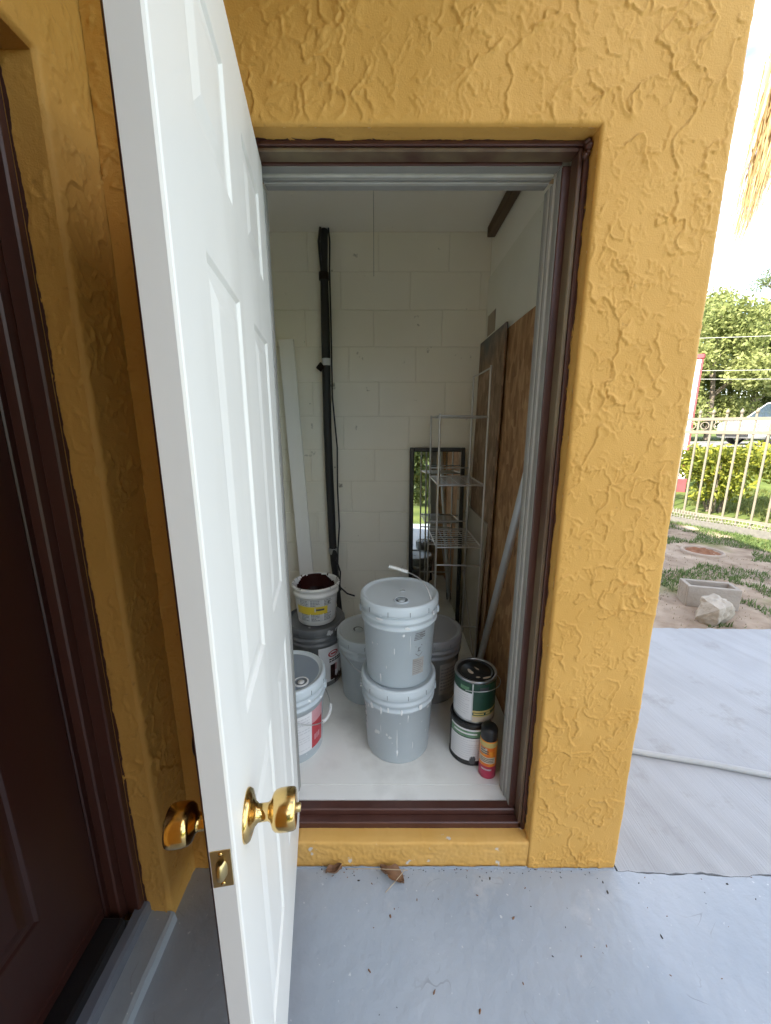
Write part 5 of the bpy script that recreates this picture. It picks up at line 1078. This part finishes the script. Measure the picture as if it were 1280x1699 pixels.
# road and cars
xs = np.linspace(-20, 70, 91); ys = np.linspace(13.6, 18.6, 6); U, T = np.meshgrid(xs, ys, indexing='ij')
rd = np_mesh('road', np.stack([U, T, ground_h(U, T)+0.035], -1).reshape(-1, 3), grid_quads(len(xs), len(ys)), mat('bleached_asphalt', (0.20, 0.19, 0.18, 1), 0.9, col2=(0.26, 0.25, 0.235, 1), nscale=3, bump=0.3)); tag(rd, 'pale road running beyond the lawn', 'road', kind='structure')
M['glass_car'] = mat('car_glass', (0.03, 0.045, 0.06, 1), 0.06, col2=(0.035, 0.05, 0.065, 1), spec=0.9); M['tyre'] = mat('tyre_rubber', (0.02, 0.02, 0.02, 1), 0.8, col2=(0.03,0.03,0.03,1)); M['rim'] = mat('alloy_rim', (0.5, 0.5, 0.5, 1), 0.3, 0.9, col2=(0.55,0.55,0.55,1))
M['lamp'] = mat('headlamp', (0.6, 0.6, 0.62, 1), 0.1, col2=(0.7,0.7,0.7,1)); M['tail'] = mat('tail_lamp', (0.3, 0.01, 0.01, 1), 0.2, col2=(0.35,0.02,0.02,1))
def car(name, label, loc, rz, paint, suv=True):
    t = thing(name, label, 'car', loc, rz, 'cars parked on the road'); Lc = 4.7; hw = 0.92; hr = 1.74 if suv else 1.45
    def loft(secs):
        V = []; F = []; n = len(secs[0])
        for s_ in secs: V += s_
        for i in range(len(secs)-1):
            for k in range(n): F.append((i*n+k, i*n+(k+1) % n, (i+1)*n+(k+1) % n, (i+1)*n+k))
        F += [tuple(range(n)), tuple(range((len(secs)-1)*n, len(secs)*n))]; return V, F
    zb = 1.02 if suv else 0.92
    def ring_(x, z0, z1, w): c = 0.10; return [(x, -w+0.05, z0), (x, -w, z0+0.15), (x, -w, z1-c), (x, -w+c, z1), (x, w-c, z1), (x, w, z1-c), (x, w, z0+0.15), (x, w-0.05, z0)]
    b = MB(); V, F = loft([ring_(0.0, 0.42, 0.70, 0.70), ring_(0.08, 0.30, 0.88, 0.82), ring_(0.35, 0.26, 0.96, hw), ring_(1.15, 0.25, zb+0.02, hw), ring_(2.6, 0.25, zb+0.03, hw), ring_(4.2, 0.25, zb+0.04, hw), ring_(4.6, 0.30, zb+0.03, 0.88), ring_(4.7, 0.40, zb-0.06, 0.80)]); b.add(V, F, 0, True); b.build('body', paint, t)
    xs_c = (1.15, 1.85, 4.25, 4.62) if suv else (1.25, 2.05, 3.55, 4.3)
    def rg2(x, z, w): return [(x, -w, z), (x, w, z)]
    b = MB(); x0, x1, x2, x3 = xs_c; w0, w1 = 0.86, 0.68; zz0 = zb
    V = [(x0, -w0, zz0), (x0, w0, zz0), (x3, w0, zz0), (x3, -w0, zz0), (x1, -w1, hr-0.06), (x1, w1, hr-0.06), (x2, w1, hr-0.05), (x2, -w1, hr-0.05), (x1+0.25, -w1+0.08, hr), (x1+0.25, w1-0.08, hr), (x2-0.2, w1-0.08, hr), (x2-0.2, -w1+0.08, hr)]
    b.add(V, [(0, 1, 5, 4), (1, 2, 6, 5), (2, 3, 7, 6), (3, 0, 4, 7), (4, 5, 9, 8), (5, 6, 10, 9), (6, 7, 11, 10), (7, 4, 8, 11), (8, 9, 10, 11)]); b.build('cabin', paint, t)
    def gl(name_, q, off):
        b = MB(); b.add([tuple(Vector(p)+Vector(off)) for p in q], [(0, 1, 2, 3)]); b.build(name_, M['glass_car'], t)
    def lerp(a, c, f): return tuple(a[i]+(c[i]-a[i])*f for i in range(3))
    for s in (-1, 1):
        A, B, C_, D__ = (x0, s*w0, zz0), (x3, s*w0, zz0), (x2, s*w1, hr-0.05), (x1, s*w1, hr-0.06)
        for f0, f1 in ((0.10, 0.36), (0.39, 0.66), (0.69, 0.93)):
            lo0, lo1, hi0, hi1 = lerp(A, B, f0), lerp(A, B, f1), lerp(D__, C_, f0), lerp(D__, C_, f1)
            gl('side_window', [lerp(lo0, hi0, 0.08), lerp(lo1, hi1, 0.08), lerp(lo1, hi1, 0.90), lerp(lo0, hi0, 0.90)], (0, s*0.012, 0.004))
    for (xa, xb_, nm) in ((x0, x1, 'windscreen'), (x3, x2, 'rear_window')):
        A, B, C_, D__ = (xa, -w0, zz0), (xa, w0, zz0), (xb_, w1, hr-0.06), (xb_, -w1, hr-0.06); sgn = -1 if nm == 'windscreen' else 1
        q = [lerp(lerp(A, D__, 0.08), lerp(B, C_, 0.08), 0.07), lerp(lerp(A, D__, 0.08), lerp(B, C_, 0.08), 0.93), lerp(lerp(A, D__, 0.92), lerp(B, C_, 0.92), 0.93), lerp(lerp(A, D__, 0.92), lerp(B, C_, 0.92), 0.07)]; gl(nm, q, (sgn*0.012, 0, 0.006))
    for wx in (0.92, 3.72):
        for s in (-1, 1):
            ax = Matrix.Rotation(R(90), 3, 'X'); b = MB(); b.lathe([(0.24, -0.11), (0.34, -0.11), (0.365, -0.08), (0.365, 0.08), (0.34, 0.11), (0.24, 0.11)], 24, axis=ax); wh = b.build('wheel', M['tyre'], t, (wx, s*(hw-0.09), 0.365))
            b = MB(); b.lathe([(0.245, -0.10), (0.22, -0.06), (0.22, 0.06), (0.245, 0.10)], 20, axis=ax)
            for k in range(5): b.box(-0.03, 0.03, s*0.085 - 0.012, s*0.085 + 0.012, 0.0, 0.23, 0, mat=Matrix.Rotation(2*math.pi*k/5, 4, 'Y'))
            b.build('rim', M['rim'], wh)
    for s in (-1, 1):
        b = MB(); b.box(0.05, 0.22, s*0.66-0.13, s*0.66+0.13, 0.68, 0.82, 0, 0.02); b.build('headlight', M['lamp'], t); b = MB(); b.box(4.62, 4.72, s*0.70-0.08, s*0.70+0.08, 0.75, 0.98, 0, 0.02); b.build('tail_light', M['tail'], t)
        b = MB(); b.box(1.45, 1.6, s*1.0-0.09, s*1.0+0.09, 1.02, 1.15, 0, 0.03); b.build('side_mirror', paint, t)
    b = MB(); b.box(-0.03, 0.12, -0.72, 0.72, 0.34, 0.50, 0, 0.03); b.build('bumper', M['tyre'], t)
    return t
zr = gz(15, 15.6)+0.035
car('parked_suv', 'silver parked sport utility vehicle on the road beyond the fence', (13.9, 14.9, zr), 0, mat('silver_car_paint', (0.50, 0.51, 0.52, 1), 0.25, 0.3, col2=(0.54, 0.55, 0.56, 1), coat=0.6), True)
car('parked_sedan', 'dark parked car mostly hidden behind the sign pillar', (12.75, 17.2, zr), R(180), mat('dark_car_paint', (0.03, 0.033, 0.045, 1), 0.25, 0.2, col2=(0.04, 0.043, 0.055, 1), coat=0.6), False)

# overhead wires strung between poles outside the frame
wr = thing('overhead_wires', 'thin overhead cables crossing in front of the trees', 'wires', (0, 0, 0))
wm = mat('pale_cable', (0.45, 0.44, 0.40, 1), 0.6, col2=(0.5, 0.49, 0.45, 1))
for (z0, z1) in ((4.35, 6.1), (3.35, 4.75), (3.1, 4.3)):
    b = MB(); b.tube([(8+22*k/20, 13.2-1.5*k/20, z0+(z1-z0)*k/20-0.5*math.sin(math.pi*k/20)) for k in range(21)], 0.011, 5); b.build('cable', wm, wr)
for x, y in ((8, 13.2), (30, 11.7)):
    b = MB(); b.tube([(x, y, gz(x, y)-0.2), (x, y, 7.2)], [0.14, 0.10], 10); b.build('utility_pole', M['bark'], wr)

# palm with a dried frond hanging into view
pm = thing('palm_tree', 'palm whose dried straw-coloured frond hangs into the upper right corner', 'palm', (3.75, 2.35, gz(3.75, 2.35)-0.02))
b = MB(); pts = []; rs = []
for k in range(29): z_ = 6.2*k/28; pts.append((0.5+0.10*math.sin(z_*0.5), 0.03*z_, z_)); rs.append(0.15-0.010*z_+0.012*(k % 2))
b.tube(pts, rs, 14, smooth=False); b.build('trunk', mat('palm_bark', (0.20, 0.16, 0.12, 1), 0.9, col2=(0.28, 0.23, 0.18, 1), nscale=10, bump=0.5), pm)
def frond(base, az, up, ln, m, seed):
    rr = random.Random(seed); b = MB(); path = []
    for k in range(17):
        f = k/16; r_ = ln*f; zz = up*ln*0.5*math.sin(f*1.6)-0.75*ln*f*f*0.8; path.append(Vector((base[0]+r_*math.cos(az), base[1]+r_*math.sin(az), base[2]+zz)))
    b.tube(path, [0.022*(1-k/17)+0.004 for k in range(17)], 5); side = Vector((-math.sin(az), math.cos(az), 0))
    for k in range(2, 17):
        for q in range(3):
            p = path[k-1].lerp(path[k], q/3); l_ = 0.5*math.sin(math.pi*(k+q/3)/18)+0.12
            for s in (-1, 1):
                tip = p+side*s*l_*0.8+Vector((math.cos(az), math.sin(az), 0))*l_*0.4-Vector((0, 0, l_*rr.uniform(0.3, 0.6))); w = Vector((math.cos(az), math.sin(az), 0))*0.018
                mid = p.lerp(tip, 0.5)+Vector((0, 0, 0.04)); b.add([p-w*0.4, p+w*0.4, mid+w, mid-w], [(0, 1, 2, 3)]); b.add([mid-w, mid+w, tip], [(0, 1, 2)])
    return b.build('frond', m, pm)
Lp = mat('palm_leaf', (0.06, 0.10, 0.03, 1), 0.5, col2=(0.10, 0.15, 0.05, 1), nscale=3)
for k in range(11):
    az_ = 0.3+k*2*math.pi/11+random.uniform(-0.2, 0.2)
    if math.cos(az_-2.9) > -0.1: continue
    frond((0.52, 0.19, 6.2), az_, random.uniform(0.5, 1.3), random.uniform(1.9, 2.4), Lp, 200+k)
Dm = mat('dry_frond', (0.42, 0.29, 0.12, 1), 0.8, col2=(0.62, 0.47, 0.24, 1), nscale=12, stretch=(1, 1, 0.3), namt=0.4)
b = MB(); base = Vector((2.17, 1.5, 0)) - pm.location
spine = [Vector((0.53, 0.18, 6.1)),  Vector((-0.7, -0.3, 5.9)), Vector((-1.25, -0.68, 5.0)), Vector((-1.50, -0.82, 4.1)), Vector((-1.60, -0.85, 3.4))]
b.tube(spine, [0.03, 0.025, 0.02, 0.014, 0.006], 6)
rr = random.Random(77)
for k in range(520):
    f = rr.random(); i_ = min(3, int(1+f*3)); g_ = rr.random(); p = spine[i_].lerp(spine[min(i_+1, 4)], g_) if i_ < 4 else spine[4]
    p = p+Vector((rr.gauss(0, 0.035), rr.gauss(0, 0.05), rr.gauss(0, 0.05)))
    bot = rr.random()**0.7; zt_ = 2.40+1.0*(1-bot)+rr.uniform(0, 0.12); zt_ = min(zt_, p.z-0.3)
    tip = Vector((-1.73+rr.gauss(0, 0.022)+0.16*(1-bot)+rr.uniform(0, 0.10)*(1-bot), -0.85+rr.gauss(0, 0.05), zt_))
    mid = p.lerp(tip, 0.5)+Vector((rr.gauss(0, 0.025), rr.gauss(0, 0.03), 0)); w = Vector((0.0045, rr.uniform(-0.003, 0.003), 0))*rr.uniform(0.5, 1.2)
    b.add([p-w, p+w, mid+w, mid-w], [(0, 1, 2, 3)]); b.add([mid-w, mid+w, tip], [(0, 1, 2)])
dfr = b.build('dead_frond', Dm, pm, fix=False); dfr['label'] = 'dried straw-coloured palm frond hanging down'

# grass and weeds
def blades(name, label, pts, hgt, m, seed, wid=0.004):
    rg_ = np.random.default_rng(seed); k = len(pts); a = rg_.uniform(0, 2*np.pi, k); l_ = hgt*rg_.uniform(0.4, 1.3, k); ln = rg_.uniform(0.2, 1.3, k)*l_
    P = np.column_stack([pts, ground_h(pts[:, 0], pts[:, 1])-0.004]); w = np.column_stack([-np.sin(a), np.cos(a), np.zeros(k)])*wid
    tip = P+np.column_stack([np.cos(a)*ln, np.sin(a)*ln, l_]); V = np.stack([P-w, P+w, tip], 1).reshape(-1, 3)
    o = np_mesh(name, V, np.arange(3*k).reshape(-1, 3), m, False); at = o.data.attributes.new('tone', 'FLOAT', 'FACE'); at.data.foreach_set('value', np.clip(rg_.normal(0.5, 0.25, k), 0, 1).astype(np.float32))
    return tag(o, label, 'grass', kind='stuff')
rg_ = np.random.default_rng(3); C_ = rg_.uniform((1.3, 1.75), (5.6, 6.2), (60000, 2))
s_ = (C_[:, 0]-F0.x)*FN.x+(C_[:, 1]-F0.y)*FN.y; keep = (fbm(C_[:, 0]*1.5, C_[:, 1]*1.5, 9, 3) > 0.12-0.28*sstep(-1.2, -0.2, s_)) & (s_ < 0.2) & ~((np.hypot(C_[:, 0]-3.98, C_[:, 1]-3.62) < 0.36)) & ~((np.hypot(C_[:, 0]-2.9, C_[:, 1]-2.05) < 0.3))
blades('weeds', 'scattered low green weeds and fallen leaf scraps on the dirt', C_[keep][:22000], 0.045, M['leaf_weed'], 4, 0.006)
D_s = rg_.uniform((1.2, 1.72), (5.6, 6.2), (9000, 2)); D_s = D_s[((D_s[:, 0]-F0.x)*FN.x+(D_s[:, 1]-F0.y)*FN.y < 0.1) & (pn(D_s[:, 0]*1.1, D_s[:, 1]*1.1, 33) > -0.15)]
blades('dry_litter', 'dry straw and dead grass littering the bare dirt', D_s, 0.022, leaf_mat('dry_blade', (0.22, 0.16, 0.09, 1), (0.36, 0.28, 0.17, 1), (0.48, 0.40, 0.27, 1)), 8, 0.004)
C_ = rg_.uniform((3.5, 2.5), (12.0, 13.0), (150000, 2)); s_ = (C_[:, 0]-F0.x)*FN.x+(C_[:, 1]-F0.y)*FN.y; keep = (s_ > 0.05) & (pn(C_[:, 0]*0.8, C_[:, 1]*0.8, 15) > -0.25)
blades('lawn_grass', 'short sunlit lawn grass beyond the cream fence', C_[keep][:60000], 0.07, leaf_mat('lawn_blade', (0.09, 0.12, 0.025, 1), (0.15, 0.17, 0.04, 1), (0.22, 0.22, 0.07, 1)), 6, 0.008)

# litter on the porch
M['deadleaf'] = mat('dead_leaf', (0.16, 0.075, 0.035, 1), 0.7, col2=(0.27, 0.15, 0.08, 1), nscale=25, bump=0.3, bscale=60)
M['straw'] = mat('straw', (0.42, 0.33, 0.22, 1), 0.7, col2=(0.5, 0.4, 0.28, 1))
def dead_leaf(label, loc, rz, ln, wd, seed):
    rr = random.Random(seed); b = MB(); n, m_ = 9, 5; V = []
    for i in range(n):
        f = i/(n-1); w = wd*max(0.02, math.sin(math.pi*f**0.8))*(1+rr.uniform(-0.35, 0.2))
        for j in range(m_):
            q = (j/(m_-1)-0.5); V.append((f*ln-ln/2, q*w, 0.002+0.05*q*q*(1+f)+0.010*math.sin(f*4+seed)**2))
    b.add(V, [(i*m_+j, (i+1)*m_+j, (i+1)*m_+j+1, i*m_+j+1) for i in range(n-1) for j in range(m_-1)], 0, True); o = b.build('dead_leaf', M['deadleaf'], None, loc, fix=False); o.rotation_euler = (0, 0, rz)
    return tag(o, label, 'leaf', 'dead leaves on the porch')
dead_leaf('larger curled brown leaf with straws under the door sill', (0.022, -0.030, 0.0), 2.7, 0.088, 0.05, 3)
dead_leaf('smaller brown leaf under the door sill beside the white door', (-0.175, -0.018, 0.0), 0.2, 0.055, 0.032, 4)
for lab, p, q in (('long pale straw lying along the foot of the sill', (-0.13, -0.012, 0.012), (0.075, -0.026, 0.026)), ('short straw crossing the larger brown leaf', (0.062, -0.024, 0.02), (0.0, -0.075, 0.004))):
    b = MB(); P0, P1 = Vector(p), Vector(q); b.tube([P0, P0.lerp(P1, 0.5)+Vector((0.003, 0, 0.003)), P1], 0.0013, 5); tag(b.build('straw', M['straw']), lab, 'straw')
b = MB(); rr = random.Random(12)
for k in range(60):
    x, y = rr.uniform(-0.2, 1.4), -0.03-0.5*rr.random()**2.2; r_ = rr.choice([0.0012, 0.0018, 0.0025, 0.004]) ; an = rr.uniform(0, 6.3); V = []
    for q in range(6):
        t_ = 2*math.pi*q/6; ux, uy = r_*1.6*math.cos(t_)*rr.uniform(0.6, 1.3), r_*0.7*math.sin(t_)*rr.uniform(0.6, 1.3); V.append((x+ux*math.cos(an)-uy*math.sin(an), y+ux*math.sin(an)+uy*math.cos(an), 0.0012))
    V.append((x, y, 0.0012+r_*0.6)); b.add(V, [(q, (q+1) % 6, 6) for q in range(6)], rr.choice([0, 0, 1]))
for k in range(110):
    x, y = rr.uniform(-0.25, 0.79), -0.004-0.03*rr.random()**2; r_ = rr.uniform(0.0007, 0.0022); V = [(x+r_*math.cos(q*1.05)*rr.uniform(0.6, 1.5), y+r_*math.sin(q*1.05), 0.0012) for q in range(6)]+[(x, y, 0.0012+r_*0.6)]; b.add(V, [(q, (q+1) % 6, 6) for q in range(6)], rr.choice([0, 1, 1]))
tag(b.build('grit', [M['deadleaf'], mat('dark_grit', (0.05, 0.045, 0.04, 1), 0.8)]), 'small bits of dirt and leaf crumbs scattered on the porch', 'debris', kind='stuff')

# shrub added behind the viewer so that the mirror reflects green
sh_ = thing('reflection_shrub', 'added green shrub behind the viewer, there to colour the mirror reflection', 'shrub', (1.7, -7.2, gz(1.7, -7.2)))
b = MB(); rr = random.Random(8)
for k in range(7): a = rr.uniform(0, 6.3); b.tube([(0.1*math.cos(a), 0.1*math.sin(a), 0), (0.5*math.cos(a), 0.4*math.sin(a), 0.9)], [0.03, 0.012], 6)
b.build('stem', M['bark'], sh_)
cs = [(rr.uniform(-1.3, 1.3), rr.uniform(-0.5, 0.5), rr.uniform(0.2, 2.9)) for _ in range(54)]
leaves('foliage', cs, [(0.42, 0.42, 0.36)]*54, -150, 0.09, M['leaf_pine'], sh_, 15, aspect=0.5)
